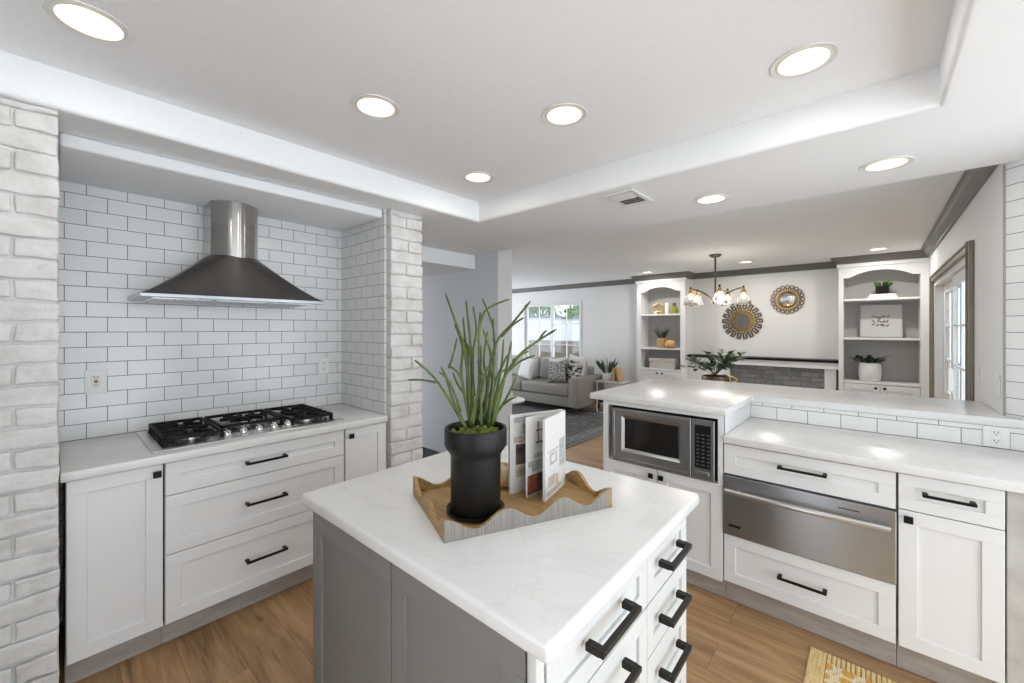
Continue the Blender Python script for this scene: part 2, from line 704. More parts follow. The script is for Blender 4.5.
# soffit (lower bulkhead) above the hood
bm = new()
box(bm, X_W, -2.49, .012, 1.476, 2.241, 2.299, .012, 3)
struct('ceiling_bulkhead', bm, M['ceil'], 'white bulkhead above the range hood', smooth=True, sharp=40)

# tiled wall behind the hood, and the tiled return beside the brick pillar
M['tile_left'] = tile_mat('white_subway_tile_hood_wall', 1, .111 + .0785, .915)
M['tile_ret'] = tile_mat('white_subway_tile_return', 0, -.03, .915)
M['tile_bar'] = tile_mat('white_subway_tile_bar', 0, -.623 + .0785 * 1, .915)
M['tile_diag'] = tile_mat('white_subway_tile_corner', 0, .125, .915, diag=PI / 4, off=0)
bm = new()
box(bm, X_W - .12, X_W, -2.2, 1.75, 0, H_SOF)
struct('wall_left', bm, M['tile_left'], 'white subway tiled wall behind the hood')
bm = new()
box(bm, X_W + .001, -2.468, 1.478, 1.492, .0, H_SOF - .002)
struct('wall_tile_return', bm, M['tile_ret'], 'white subway tiled side of the brick pillar')


def bricks(name, x0, x1, y0, y1, faces, label, seed, ph=.0807):
    """rough whitewashed brick pillar, one mesh: mortar core and rough bricks on the +X face"""
    r = random.Random(seed)
    bm = new()
    box(bm, x0, x1 - .014, y0 + .004, y1 - .004, 0, H_SOF - .003)
    core = set(bm.faces)
    z = .004
    k = 0
    L = .205
    while z < H_SOF - .02:
        h = min(ph - .009, H_SOF - .006 - z)
        # brick ends along y, starting from the y1 edge
        if y1 - y0 < .3:
            cuts = [y0, y1] if k % 2 == 0 else [y0, y0 + (y1 - y0) * r.uniform(.45, .65), y1]
        else:
            e = y1
            cuts = [y1]
            if k % 2:
                e -= .107
                cuts.append(e)
            while e > y0:
                e -= L
                cuts.append(max(e, y0))
            cuts = cuts[::-1]
        for a, b in zip(cuts, cuts[1:]):
            if b - a < .03:
                continue
            f = r.uniform(-.004, .004)
            vs = box(bm, x0 + .012, x1 + f, a + (.003 if a > y0 else 0), b - (.005 if b < y1 else 0), z + r.uniform(-.002, .002), z + h + r.uniform(-.002, .002), .006, 2)
            fs = list({fc for v in vs for fc in v.link_faces})
            es = list({e_ for fc in fs for e_ in fc.edges if e_.calc_length() > .05})
            bmesh.ops.subdivide_edges(bm, edges=es, cuts=6, use_grid_fill=True)
        z += ph
        k += 1
    for v in bm.verts:
        if v.co.x > x1 - .03:
            n1 = noise.noise(v.co * 14) * .007 + noise.noise(v.co * 45) * .004
            v.co.x += n1
            v.co.y += noise.noise(v.co * 16 + Vector((9, 3, 1))) * .006 if y0 + .02 < v.co.y else 0
            v.co.z += noise.noise(v.co * 17 + Vector((2, 8, 5))) * .008
    me_o = obj(name, bm, [M['brick'], M['mortar']], smooth=True, sharp=60)
    me_o['kind'] = 'structure'
    me_o['label'] = label
    return me_o


bricks('wall_pillar_left', X_W + .002, -2.262, -.9, .010, '', 'whitewashed brick pillar at the left edge', 3, .0758)
bricks('wall_pillar_right', X_W + .002, -2.412, 1.494, 1.745, '', 'whitewashed brick pillar between hood alcove and hall', 5)

# hallway: wall with its end face, dropped header, carpet
bm = new()
box(bm, -6.0, -2.953, Y_MID, Y_MID + .22, 0, H_LIV)
struct('wall_hall', bm, M['hall'], 'grey painted hall wall ending beside the living room')
bm = new()
box(bm, -6.0, -3.305, 1.75, Y_MID - .001, 2.152, H_SOF - .001)
struct('ceiling_header', bm, M['ceil'], 'white dropped header over the hallway')
bm = new()
box(bm, -4.75, -3.215, 1.55, 1.65, 0, 2.4)  # unseen wall, added and cut short to set how dark the hall gets
struct('wall_hall_light_block', bm, M['hall'])
bm = new()
box(bm, -6.1, -6.0, 1.0, Y_MID + .22, 0, 2.4)
struct('wall_hall_end', bm, M['hall'])
hc = new()
box(hc, -5.9, -2.62, 1.80, Y_MID - .012, .001, .012, .004, 1)
tag(obj('hall_carpet', hc, M['hall_floor']), 'charcoal carpet on the floor of the hallway behind the brick pillar', 'carpet')

# unseen walls added behind the camera to hold back light on -Y faces
bm = new()
box(bm, -2.26, -1.0, -.47, -.37, 0, H_SOF - .002)
box(bm, -.4, 3.2, -2.1, -2.0, 0, H_SOF - .002)
struct('wall_light_block', bm, M['stone_top'])

# rear wall of the living room with the window opening
WX0, WX1, WZ0, WZ1 = -6.03, -4.555, .70, 2.045
bm = new()
yb0, yb1 = Y_BACK, Y_BACK + .14
box(bm, -7.5, WX0, yb0, yb1, 0, H_LIV + .05)
box(bm, WX1, X_R + .1, yb0, yb1, 0, H_LIV + .05)
box(bm, WX0, WX1, yb0, yb1, 0, WZ0)
box(bm, WX0, WX1, yb0, yb1, WZ1, H_LIV + .05)
struct('wall_back', bm, M['wall'], 'white rear wall of the living room')

# far left wall of the living room with a wide opening
bm = new()
box(bm, -7.6, -7.5, Y_MID, 3.6, 0, H_LIV)
box(bm, -7.6, -7.5, 6.9, Y_BACK + .14, 0, H_LIV)
box(bm, -7.6, -7.5, 3.6, 6.9, 2.2, H_LIV)
struct('wall_living_left', bm, M['wall'])

# right wall with the sliding door opening
DY0, DY1, DZ = 3.98, 6.36, 2.0
bm = new()
box(bm, X_R, X_R + .12, Y_MID + .03, DY0, 0, H_LIV + .05)
box(bm, X_R, X_R + .12, DY1, Y_BACK, 0, H_LIV + .05)
box(bm, X_R, X_R + .12, DY0, DY1, DZ, H_LIV + .05)
struct('wall_right', bm, M['wall'], 'white living room wall with the sliding door')

# diagonal tiled corner wall
bm = new()
prism(bm, [(X_R, 3.12), (X_R + .46, 2.66), (X_R + .62, 2.82), (X_R + .18, 3.30)], 0, H_SOF - .001)
struct('wall_corner', bm, M['tile_diag'], 'white subway tiled diagonal corner wall at the right edge')
bm = new()
box(bm, X_R - .002, X_R + .006, 3.112, 3.122, 1.062, H_SOF - .002)
struct('trim_tile_edge', bm, M['body'])
# knee wall that carries the bar, tiled on the kitchen side
bm = new()
box(bm, -.612, .60, 3.03, 3.13, 0, 1.018)
struct('wall_bar', bm, M['tile_bar'], 'low white subway tiled wall under the bar top')
bm = new()
box(bm, -1.33, .46, 3.131, 3.17, 0, 1.018)
struct('wall_bar_back', bm, M['paint'])


def crown(name, path, m, drop=.088, proj=.08):
    """crown moulding swept along a list of xy points (inner wall line), profile built outward to the left of travel"""
    prof = [(0, 0), (proj, 0), (proj, -.014), (proj - .012, -.022), (proj - .026, -.045), (proj * .42, -.062), (.018, -.072), (.016, -drop), (0, -drop)]
    bm = new()
    rings = []
    pts = [Vector(p) for p in path]
    for i, p in enumerate(pts):
        d0 = (p - pts[i - 1]).normalized() if i else (pts[1] - p).normalized()
        d1 = (pts[i + 1] - p).normalized() if i < len(pts) - 1 else d0
        n0, n1 = Vector((-d0.y, d0.x)), Vector((-d1.y, d1.x))
        b = (n0 + n1).normalized()
        k = 1 / max(.3, b.dot(n0))
        rings.append([bm.verts.new((p.x + b.x * k * a, p.y + b.y * k * a, H_LIV - .001 + z)) for a, z in prof])
    for a, b in zip(rings, rings[1:]):
        for i in range(len(prof)):
            j = (i + 1) % len(prof)
            bm.faces.new((a[i], a[j], b[j], b[i]))
    bm.faces.new(rings[0])
    bm.faces.new(rings[-1][::-1])
    return struct(name, bm, m)


YBK = 6.85             # face of the bookcases
crown('trim_1', [(X_R - .001, Y_MID + .03), (X_R - .001, YBK - .001), (-.366, YBK - .001), (-.366, Y_BACK - .001), (-2.325, Y_BACK - .001),
                 (-2.325, YBK - .001), (-3.155, YBK - .001), (-3.155, Y_BACK - .001), (-7.4, Y_BACK - .001)], M['taupe'])['label'] = 'taupe crown moulding around the living room'
bm = new()
box(bm, -7.4, -3.2, Y_BACK - .016, Y_BACK - .001, 0, .11)
struct('baseboard_back', bm, M['paint'])
bm = new()
box(bm, X_R - .016, X_R - .001, 3.2, DY0 - .1, 0, .11)
struct('baseboard_right', bm, M['paint'])

# ---------------- window
win = thing('window_1', 'white framed living room window with a grid of panes above the sofa', 'window', ((WX0 + WX1) / 2, Y_BACK, WZ0))
del win['category']
win['kind'] = 'structure'
bm = new()
f = .055
for a in ((WX0 - .05, WX1 + .05, WZ1, WZ1 + .05), (WX0 - .05, WX1 + .05, WZ0 - .05, WZ0), (WX0 - .05, WX0, WZ0, WZ1), (WX1, WX1 + .05, WZ0, WZ1)):
    box(bm, a[0], a[1], Y_BACK - .018, Y_BACK - .001, a[2], a[3], .003)
obj('window_casing', bm, M['paint'], win)
bm = new()
for a in ((WX0, WX1, WZ1 - f, WZ1), (WX0, WX1, WZ0, WZ0 + f), (WX0, WX0 + f, WZ0 + f, WZ1 - f), (WX1 - f * .4, WX1, WZ0 + f, WZ1 - f)):
    box(bm, a[0] + .001, a[1] - .001, Y_BACK + .03, Y_BACK + .08, a[2] + .001, a[3] - .001, .003)
xm = (WX0 + WX1) / 2 + .01
box(bm, xm - .035, xm + .035, Y_BACK + .028, Y_BACK + .082, WZ0 + .04, WZ1 - .04, .003)
obj('window_frame', bm, M['paint'], win)
bm = new()
for a, b in ((WX0 + f, xm - .035), (xm + .035, WX1 - f * .4)):
    c = (a + b) / 2
    box(bm, c - .008, c + .008, Y_BACK + .045, Y_BACK + .065, WZ0 + f, WZ1 - f)
    for k in (1, 2):
        zz = WZ0 + (WZ1 - WZ0) * k / 3
        box(bm, a, b, Y_BACK + .046, Y_BACK + .064, zz - .008, zz + .008)
obj('window_grille', bm, M['paint'], win)
bm = new()
box(bm, WX0 + .03, WX1 - .01, Y_BACK + .053, Y_BACK + .057, WZ0 + .03, WZ1 - .03)
def m_pane():
    m = bpy.data.materials.new('thin_window_glass')
    m.use_nodes = True
    t = m.node_tree
    t.nodes.remove(t.nodes['Principled BSDF'])
    tr_, gl, mx = t.nodes.new('ShaderNodeBsdfTransparent'), t.nodes.new('ShaderNodeBsdfGlossy'), t.nodes.new('ShaderNodeMixShader')
    tr_.inputs[0].default_value = (.95, .97, .97, 1)
    gl.inputs['Roughness'].default_value = .02
    mx.inputs[0].default_value = .05
    t.links.new(tr_.outputs[0], mx.inputs[1])
    t.links.new(gl.outputs[0], mx.inputs[2])
    t.links.new(mx.outputs[0], t.nodes['Material Output'].inputs[0])
    return m


M['pane'] = m_pane()
obj('window_pane', bm, M['pane'], win)

# ---------------- sliding door
dr = thing('door_1', 'sliding glass door with white grids inside a taupe casing', 'door', (X_R, (DY0 + DY1) / 2, 0))
del dr['category']
dr['kind'] = 'structure'
bm = new()
cw = .062
for y0, y1, z0, z1 in ((DY0 - cw, DY0, 0, DZ + cw), (DY1, DY1 + cw, 0, DZ + cw), (DY0, DY1, DZ, DZ + cw)):
    box(bm, X_R - .024, X_R - .001, y0, y1, z0, z1, .005, 2)
    box(bm, X_R - .034, X_R - .02, y0 + (.05 if y0 < DY0 and z0 == 0 and y1 <= DY0 else .0), y1, z1 - .02 if z0 == DZ else z0, z1, .004, 1)
obj('door_casing', bm, M['door_trim'], dr)
bm = new()
box(bm, X_R + .002, X_R + .11, DY0 + .001, DY1 - .001, DZ - .045, DZ - .001)
box(bm, X_R + .002, X_R + .11, DY1 - .05, DY1 - .001, .02, DZ - .046)
box(bm, X_R + .002, X_R + .11, DY0 + .001, DY0 + .03, .02, DZ - .046)
box(bm, X_R + .002, X_R + .11, DY0 + .001, DY1 - .001, .001, .02)
obj('door_track', bm, M['plate'], dr)
ym = (DY0 + DY1) / 2
for i, (ya, yb, xx) in enumerate(((DY0 + .03, ym + .04, X_R + .025), (ym - .04, DY1 - .05, X_R + .07))):
    bm = new()
    w_ = .045 if i == 0 else .07
    za, zb = .022, DZ - .047
    box(bm, xx, xx + .035, ya, ya + w_, za, zb, .003)
    box(bm, xx, xx + .035, yb - w_, yb, za, zb, .003)
    box(bm, xx, xx + .035, ya + w_, yb - w_, zb - .09, zb, .003)
    box(bm, xx, xx + .035, ya + w_, yb - w_, za, za + .12, .003)
    p_ = obj('door_panel', bm, M['paint'], dr)
    bm = new()
    for k in range(1, 5):
        zz = za + .12 + (zb - za - .21) * k / 5
        box(bm, xx + .010, xx + .026, ya + w_, yb - w_, zz - .008, zz + .008)
    for k in range(1, 3):
        yy = ya + w_ + (yb - ya - 2 * w_) * k / 3
        box(bm, xx + .011, xx + .025, yy - .008, yy + .008, za + .12, zb - .09)
    obj('door_grille', bm, M['paint'], p_)
    bm = new()
    box(bm, xx + .016, xx + .02, ya + w_ - .01, yb - w_ + .01, za + .1, zb - .08)
    obj('door_pane', bm, M['pane'], p_)
    if i == 0:
        bm = new()
        box(bm, xx - .03, xx - .001, ym - .02, ym + .005, .95, 1.15, .006, 2)
        obj('door_handle', bm, M['plate'], p_)
# pale vertical curtain panels outside track side of the door
cv = thing('curtain', 'pale grey curtain panel gathered at the far end of the sliding door', 'curtain', (X_R + .4, 5.9, 0))
bm = new()
vs_prev = None
for i in range(61):
    y = 5.1 + i * .02
    x = X_R + .42 + .03 * math.sin(i * 1.15)
    a, b = bm.verts.new((x, y, .03)), bm.verts.new((x, y, 2.05))
    if vs_prev:
        bm.faces.new((vs_prev[0], a, b, vs_prev[1]))
    vs_prev = (a, b)
g = bmesh.ops.solidify(bm, geom=list(bm.faces), thickness=.004)
obj('cloth', bm, M['cushion_grey'], cv, smooth=True)
bm = new()
tube(bm, [(X_R + .42, 5.0, 2.07), (X_R + .42, 6.35, 2.07)], .012)
obj('rod', bm, M['plate'], cv)

# ================================================================== LIGHT FITTINGS


def can_light(x, y, z, label, group, R=.085, power=CAN_W, spot=True):
    t = thing('recessed_light', label, 'ceiling light', (x, y, z), 0, group)
    bm = new()
    lathe(bm, [(R, -.001), (R + .014, -.004), (R + .016, -.001), (R + .016, .0)], (x, y, z), 40)
    bm2 = bm
    obj('trim_ring', bm2, M['plate'], t, smooth=True, sharp=50)
    bm = new()
    lathe(bm, [(R, -.002), (R * .96, -.0032), (R * .86, -.0034)], (x, y, z), 40)
    obj('baffle', bm, M['lamp_cone'], t, smooth=True)
    bm = new()
    lathe(bm, [(R * .62, -.0045), (R * .9, -.0036), (R * .9, -.001)], (x, y, z), 40)
    obj('diffuser', bm, M['lamp_edge'], t, smooth=True)
    bm = new()
    lathe(bm, [(0, -.0045), (R * .62, -.0045)], (x, y, z), 40)
    obj('lens', bm, M['lamp'], t, smooth=True)
    d = bpy.data.lights.new('can_lamp', 'AREA')
    d.shape = 'DISK'
    d.size = R * 1.05
    d.energy = power
    d.color = (1, .965, .90)
    o = bpy.data.objects.new('can_lamp', d)
    col.objects.link(o)
    o.parent = t
    o.location = (0, 0, -.012)
    return t


TL = [((-1.834, .074), 'recessed ceiling light nearest the left brick pillar in the tray'),
      ((-1.613, .925), 'recessed tray light in front of the range hood'),
      ((-1.044, 1.521), 'recessed tray light above the middle of the island, centre of the photo'),
      ((-1.876, 1.78), 'small recessed tray light near the far left tray corner'),
      ((-.195, 1.785), 'recessed tray light near the right tray corner')]
for (x, y), lab in TL:
    can_light(x, y, H_TRAY - .001, lab, 'recessed lights in the kitchen tray')
for (x, y), lab in [((.037, 2.717), 'recessed soffit light at right, above the bar near the sliding door wall'),
                    ((-.767, 2.722), 'recessed soffit light above the microwave beside the vent')]:
    can_light(x, y, H_SOF - .001, lab, 'recessed lights in the kitchen soffit')
for (x, y), lab in [((.018, 6.36), 'recessed living room light in front of the right bookcase'),
                    ((-1.345, 6.37), 'recessed living room light above the round mirrors'),
                    ((-2.79, 6.45), 'recessed living room light in front of the left bookcase')]:
    can_light(x, y, H_LIV - .001, lab, 'recessed lights in the living room', power=LIVING_CAN_W)

# ceiling vent
v = thing('ceiling_vent', 'white louvred air vent in the kitchen soffit', 'vent', (-1.137, 2.35, H_SOF - .001))
bm = new()
x0, x1, y0, y1, zt = -1.235, -1.04, 2.205, 2.49, H_SOF - .001
for a in ((x0, x1, y0, y0 + .03), (x0, x1, y1 - .03, y1), (x0, x0 + .03, y0 + .03, y1 - .03), (x1 - .03, x1, y0 + .03, y1 - .03)):
    box(bm, a[0], a[1], a[2], a[3], zt - .012, zt, .003)
obj('frame', bm, M['plate'], v)
bm = new()
box(bm, x0 + .03, x1 - .03, y0 + .03, y1 - .03, zt - .003, zt)
obj('backing', bm, M['shade'], v)
for k in range(7):
    bm = new()
    yy = y0 + .05 + k * .031
    box(bm, x0 + .03, x1 - .03, -.014, .014, -.0008, .0008, 0, 1, Matrix.Translation((0, yy, zt - .009)) @ Matrix.Rotation(math.radians(28 if k > 2 else -40), 4, 'X'))
    obj('louvre', bm, M['plate'], v)

# ================================================================== LEFT RUN (hood wall)
XD = -2.44      # door faces
G = .0035


def base_body(t, x0, x1, y0, y1, z0=.125, z1=.873):
    bm = new()
    box(bm, x0, x1, y0, y1, z0, z1)
    return obj('carcass', bm, M['body'], t)


LB = X_W + .002
for nm, lab, ya, yb in (('base_cabinet', 'white shaker base cabinet with one tall door beside the left brick pillar', .028, .334),
                        ('base_cabinet', 'narrow white shaker base cabinet right of the drawers under the cooktop', 1.190, 1.476)):
    t = thing(nm, lab, 'cabinet', ((LB + XD) / 2, (ya + yb) / 2, 0))
    base_body(t, LB, XD - .0205, ya + .001, yb - .001)
    bx('toe_kick', M['toe'], t, LB, XD - .08, ya + .0001, yb - .0001, .001, .124)
    w = yb - ya - 2 * G
    F = fr_x(XD, ya + G, .127)
    d = shaker('door', M['paint'], t, F, w, .743)
    knob_sq(d, F, w - .022 if ya < 1 else .03, .706 if ya < 1 else .70)
ya, yb = .336, 1.188
t = thing('drawer_cabinet', 'white three drawer base cabinet with black bar pulls under the cooktop', 'cabinet', ((LB + XD) / 2, (ya + yb) / 2, 0))
base_body(t, LB, XD - .0205, ya + .001, yb - .001)
bx('toe_kick', M['toe'], t, LB, XD - .08, ya + .0001, yb - .0001, .001, .124)
for z0, z1, hz in ((.720, .870, .796), (.446, .7165, .585), (.127, .4425, .289)):
    F = fr_x(XD, ya + G, z0)
    d = shaker('drawer', M['paint'], t, F, yb - ya - 2 * G, z1 - z0, .059)
    bar_pull(d, F, .75 - ya, hz - z0, .195)

bm = new()
box(bm, LB, -2.42, .014, 1.476, .8745, .915, .006, 3)
rebase(tag(obj('worktop', bm, M['quartz'], smooth=True, sharp=40), 'white quartz worktop under the gas cooktop', 'countertop'), (-2.75, .75, .8745))


# ---------------- gas cooktop
def cooktop():
    x0, x1, y0, y1, z = -3.03, -2.485, .297, 1.205, .9155
    t = thing('gas_cooktop', 'stainless five burner gas cooktop with black cast iron grates', 'cooktop', ((x0 + x1) / 2, (y0 + y1) / 2, z))
    bm = new()
    box(bm, x0, x1, y0, y1, z, z + .008, .004, 2)
    obj('tray', bm, M['steel'], t)
    bm = new()
    yc = (y0 + y1) / 2
    KN = 1.2
    # dark burner well whose front edge leaves a curved steel control bay
    pts = [(x0 + .02, y0 + .042), (x0 + .02, y1 - .042), (x1 - .03, y1 - .042), (x1 - .03, yc + .245)]
    for k in range(9):
        a = k / 8
        pts.append((x1 - .03 - .10 * math.sin(min(1, a * 2) * PI / 2) if a < .5 else x1 - .13 + 0 * a, yc + .245 - .06 * min(1, a * 2)))
    pts2 = [(p[0], 2 * yc - p[1]) for p in pts[::-1] if p[1] > yc and p[1] < yc + .25]
    pts = pts[:4] + pts[4:9] + [(p[0], 2 * yc - p[1]) for p in pts[4:9]][::-1] + [(x1 - .03, yc - .245), (x1 - .03, y0 + .042)]
    prism(bm, pts, z + .0082, z + .0105)
    obj('burner_well', bm, M['well'], t)
    burners = [(x0 + .14, y0 + .17, .04), (x1 - .16, y0 + .17, .03), (x0 + .2, yc, .055), (x0 + .14, y1 - .17, .03), (x1 - .16, y1 - .17, .04)]
    for bx_, by_, r in burners:
        bm = new()
        lathe(bm, [(0, 0), (r * 1.25, 0), (r * 1.2, .010), (r * .95, .013), (r * .95, .02), (0, .02)], (bx_, by_, z + .0107), 24)
        b_ = obj('burner', bm, M['steel'], t, smooth=True, sharp=35)
        bm = new()
        lathe(bm, [(r * .9, .0202), (r * .9, .028), (r * .6, .031), (0, .031)], (bx_, by_, z + .0107), 24)
        obj('burner_cap', bm, M['iron'], b_, smooth=True, sharp=35)
    secs = [(y0 + .048, yc - .165, x1 - .045), (yc - .155, yc + .155, x1 - .155), (yc + .165, y1 - .048, x1 - .045)]
    for k, (a, b, xf) in enumerate(secs):
        bm = new()
        xr_ = x0 + .03
        zt0, zt1 = z + .036, z + .052
        # outer frame, feet at corners, cross fingers; bars taper up at their ends
        for xx in (xr_, xf - .012):
            box(bm, xx, xx + .012, a, b, zt0, zt1, .002)
        for yy in (a, b - .012):
            box(bm, xr_, xf, yy, yy + .012, zt0, zt1, .002)
        for xx in (xr_, xf - .014):
            for yy in (a, b - .014):
                box(bm, xx, xx + .014, yy, yy + .014, z + .0108, zt0 + .004, .001)
        if k != 1:
            n = 7
            out = a if k == 0 else b
            for i in range(n):
                xx = xr_ + .03 + (xf - xr_ - .06) * i / (n - 1)
                L = .085
                s = 1 if k == 0 else -1
                ya_, yb_ = sorted((out, out + s * L))
                box(bm, xx - .005, xx + .005, ya_, yb_, zt0 + .004, zt1 + .003, .0015)
                box(bm, xx - .005, xx + .005, *sorted((out - s * .001, out + s * .011)), z + .016, zt0 + .006)
        cyl_ = [(p, q) for p, q, r in burners if a < q < b]
        for p, q in cyl_:
            for i in range(4 if k != 1 else 8):
                an = i * PI / (2 if k != 1 else 4) + (PI / 4 if k != 1 else 0)
                F = Matrix.Translation((p, q, 0)) @ Matrix.Rotation(an, 4, 'Z')
                box(bm, .022, .115, -.005, .005, zt0 + .002, zt1 + .004, .0015, 1, F)
        ymid = (a + b) / 2
        if k != 1:
            box(bm, (xr_ + xf) / 2 - .006, (xr_ + xf) / 2 + .006, a, b, zt0, zt1, .002)
        obj('grate', bm, M['iron'], t)
    for k in range(5):
        yy = yc + (k - 2) * .074
        bm = new()
        lathe(bm, [(0, 0), (.028, 0), (.029, .004), (.025, .009), (.019, .012), (.018, .026), (.015, .030), (0, .030)], (x1 - .055, yy, z + .0082), 24)
        kb = obj('knob', bm, M['chrome'], t, smooth=True, sharp=40)
        bm = new()
        box(bm, x1 - .080, x1 - .030, yy - .0045, yy + .0045, z + .0265, z + .046, .0025, 2)
        obj('knob_grip', bm, M['chrome'], kb)
    return t


cooktop()


# ---------------- range hood
def hood():
    y0, y1, zr, xf = .268, 1.135, 1.662, -2.60
    cy0, cy1, cxs = .605, .848, -2.895
    t = thing('range_hood', 'stainless chimney range hood with dark sloped canopy above the cooktop', 'range hood', (X_W, .70, 1.64))
    xb = X_W + .002
    bm = new()
    box(bm, xb, xf, y0, y1, zr - .016, zr + .002, .0015, 1)
    obj('rim', bm, M['steel_h'], t)
    bm = new()
    # canopy: concave sweep from rim to chimney foot
    N, S = 14, 10
    ztop = 1.925
    rings = []
    for i in range(N + 1):
        s = i / N
        k = s ** .93
        a0, a1 = y0 + .004 + (cy0 - y0) * k, y1 - .004 + (cy1 - y1) * k
        xx = xf - .004 + (cxs - xf) * k
        zz = zr + .003 + (ztop - zr) * (s ** 1.12)
        bul = .085 * s
        ring = [bm.verts.new((xb, a0, zz))]
        for j in range(S + 1):
            u = j / S
            ring.append(bm.verts.new((xx + bul * math.sin(PI * u) ** .8 * s, a0 + (a1 - a0) * u, zz)))
        ring.append(bm.verts.new((xb, a1, zz)))
        rings.append(ring)
    for a, b in zip(rings, rings[1:]):
        for i in range(len(a)):
            j = (i + 1) % len(a)
            bm.faces.new((a[i], a[j], b[j], b[i]))
    bm.faces.new(rings[0][::-1])
    bm.faces.new(rings[-1])
    obj('canopy', bm, M['hood'], t, smooth=True, sharp=30)
    bm = new()
    S = 20
    lo, hi = [], []
    for zz, L in ((ztop - .02, lo), (2.24, hi)):
        L.append(bm.verts.new((xb, cy0, zz)))
        for j in range(S + 1):
            u = j / S
            L.append(bm.verts.new((cxs + .086 * math.sin(PI * u) ** .8, cy0 + (cy1 - cy0) * u, zz)))
        L.append(bm.verts.new((xb, cy1, zz)))
    for i in range(len(lo)):
        j = (i + 1) % len(lo)
        bm.faces.new((lo[i], lo[j], hi[j], hi[i]))
    bm.faces.new(lo[::-1])
    bm.faces.new(hi)
    obj('chimney', bm, M['steel_chim'], t, smooth=True, sharp=30)
    bm = new()
    for k in range(3):
        a = y0 + .05 + k * .262
        box(bm, xb + .04, xf - .05, a, a + .245, zr - .020, zr - .0162)
        for q in range(9):
            box(bm, xb + .05, xf - .06, a + .02 + q * .025, a + .03 + q * .025, zr - .023, zr - .020)
    obj('filter', bm, M['steel'], t)
    for k in range(2):
        bm = new()
        lathe(bm, [(.03, -.0295), (0, -.0295)], (xf - .028, y0 + .2 + k * .46, zr + .0105), 20)
        lathe(bm, [(.03, -.0295), (.03, -.027)], (xf - .028, y0 + .2 + k * .46, zr + .0105), 20)
        obj('hood_lamp', bm, M['plate'], t)


hood()


# ---------------- outlets
def outlet(name, label, F, w, h, gangs=1, kind='duplex'):
    """plate in local frame: centre at origin, outward -y"""
    loc = F.to_translation()
    t = thing(name, label, 'outlet' if kind != 'switch' else 'switch', loc)
    bm = new()
    box(bm, -w / 2, w / 2, -.006, -.0006, -h / 2, h / 2, .002, 2, F)
    obj('plate', bm, M['plate'], t)
    if kind == 'duplex':
        for s in (-1, 1):
            bm = new()
            lathe_pts = [(-.014, -.014), (.014, -.014), (.017, -.004), (.017, .004), (.014, .014), (-.014, .014), (-.017, .004), (-.017, -.004)]
            box(bm, -.0165, .0165, -.0075, -.0055, s * .02 - .0135, s * .02 + .0135, .001, 1, F)
            so = obj('socket', bm, M['plate'], t)
            bm = new()
            for a in (-.006, .006):
                box(bm, a - .0014, a + .0014, -.0079, -.0073, s * .02, s * .02 + .008, 0, 1, F)
            box(bm, -.0022, .0022, -.0079, -.0073, s * .02 - .009, s * .02 - .0045, 0, 1, F)
            obj('slot', bm, M['slot'], so)
    elif kind == 'gfci':
        bm = new()
        box(bm, -.0165, .0165, -.008, -.0055, -.033, .033, .001, 1, F)
        so = obj('socket', bm, M['wax'], t)
        bm = new()
        for s in (-1, 1):
            for a in (-.006, .006):
                box(bm, a - .0014, a + .0014, -.0085, -.0078, s * .021 - .002, s * .021 + .006, 0, 1, F)
            box(bm, -.0022, .0022, -.0085, -.0078, s * .021 - .010, s * .021 - .006, 0, 1, F)
        box(bm, -.007, .007, -.0086, -.0078, -.006, -.0008, 0, 1, F)
        box(bm, -.007, .007, -.0086, -.0078, .0008, .006, 0, 1, F)
        obj('slot', bm, M['slot'], so)
    else:
        bm = new()
        box(bm, -.0165, .0165, -.009, -.0055, -.033, .033, .002, 1, F)
        obj('rocker', bm, M['plate'], t)
    return t


outlet('wall_outlet', 'white outlet plate with a tan socket on the tile above the left worktop', fr_x(X_W, .146, 1.212), .085, .125, kind='gfci')
outlet('wall_outlet', 'white outlet on the tile right of the cooktop near the corner', fr_x(X_W, 1.341, 1.213), .075, .118)
outlet('wall_outlet', 'white outlet set in the low tiled backsplash under the bar top', fr_y(.433, 3.03, .968), .085, .098)
outlet('wall_outlet', 'small white outlet on the living room wall above the mantel', fr_y(-2.014, Y_BACK, 1.177), .075, .118)
FXL = Matrix.Rotation(-PI / 2, 4, 'Z')
outlet('light_switch', 'white switch plate on the right wall beside the sliding door casing', Matrix.Translation((X_R, 3.80, 1.20)) @ FXL, .12, .118, kind='switch')
outlet('light_switch', 'narrow white switch plate on the right wall beside the tiled corner', Matrix.Translation((X_R, 3.22, 1.20)) @ FXL, .075, .118, kind='switch')

# ================================================================== RIGHT RUN
YD = 2.42
YB = 3.015
# microwave cabinet
t = thing('microwave_cabinet', 'tall white cabinet with microwave niche and two shaker doors at the end of the bar', 'cabinet', (-.99, 2.7, 0))
xa, xb = -1.349, -.622
bm = new()
YC = YD + .02
box(bm, xa, xa + .035, YC - .018, 3.12, .125, 1.018)
box(bm, xb - .025, xb, YC - .018, 3.02, .125, 1.018)
box(bm, xa + .035, xb - .025, 3.0, 3.02, .125, 1.018)
box(bm, xa + .035, xb - .025, YC - .018, 3.0, .996, 1.018)
box(bm, xa + .035, xb - .025, YC + .001, 3.0, .618, .646)
box(bm, xa + .035, xb - .025, YC + .001, 3.0, .125, .14)
obj('carcass', bm, M['paint'], t)
bx('toe_kick', M['toe'], t, xa + .0001, xb - .0001, YD + .055, 3.0, .001, .124)
wd_ = (xb - xa) / 2 - .0055
for i in (0, 1):
    F = fr_y(xa + .003 + i * (wd_ + .005), YD, .112)
    d = shaker('door', M['paint'], t, F, wd_, .528)
    knob_sq(d, F, wd_ - .030 if i == 0 else .028, .49)

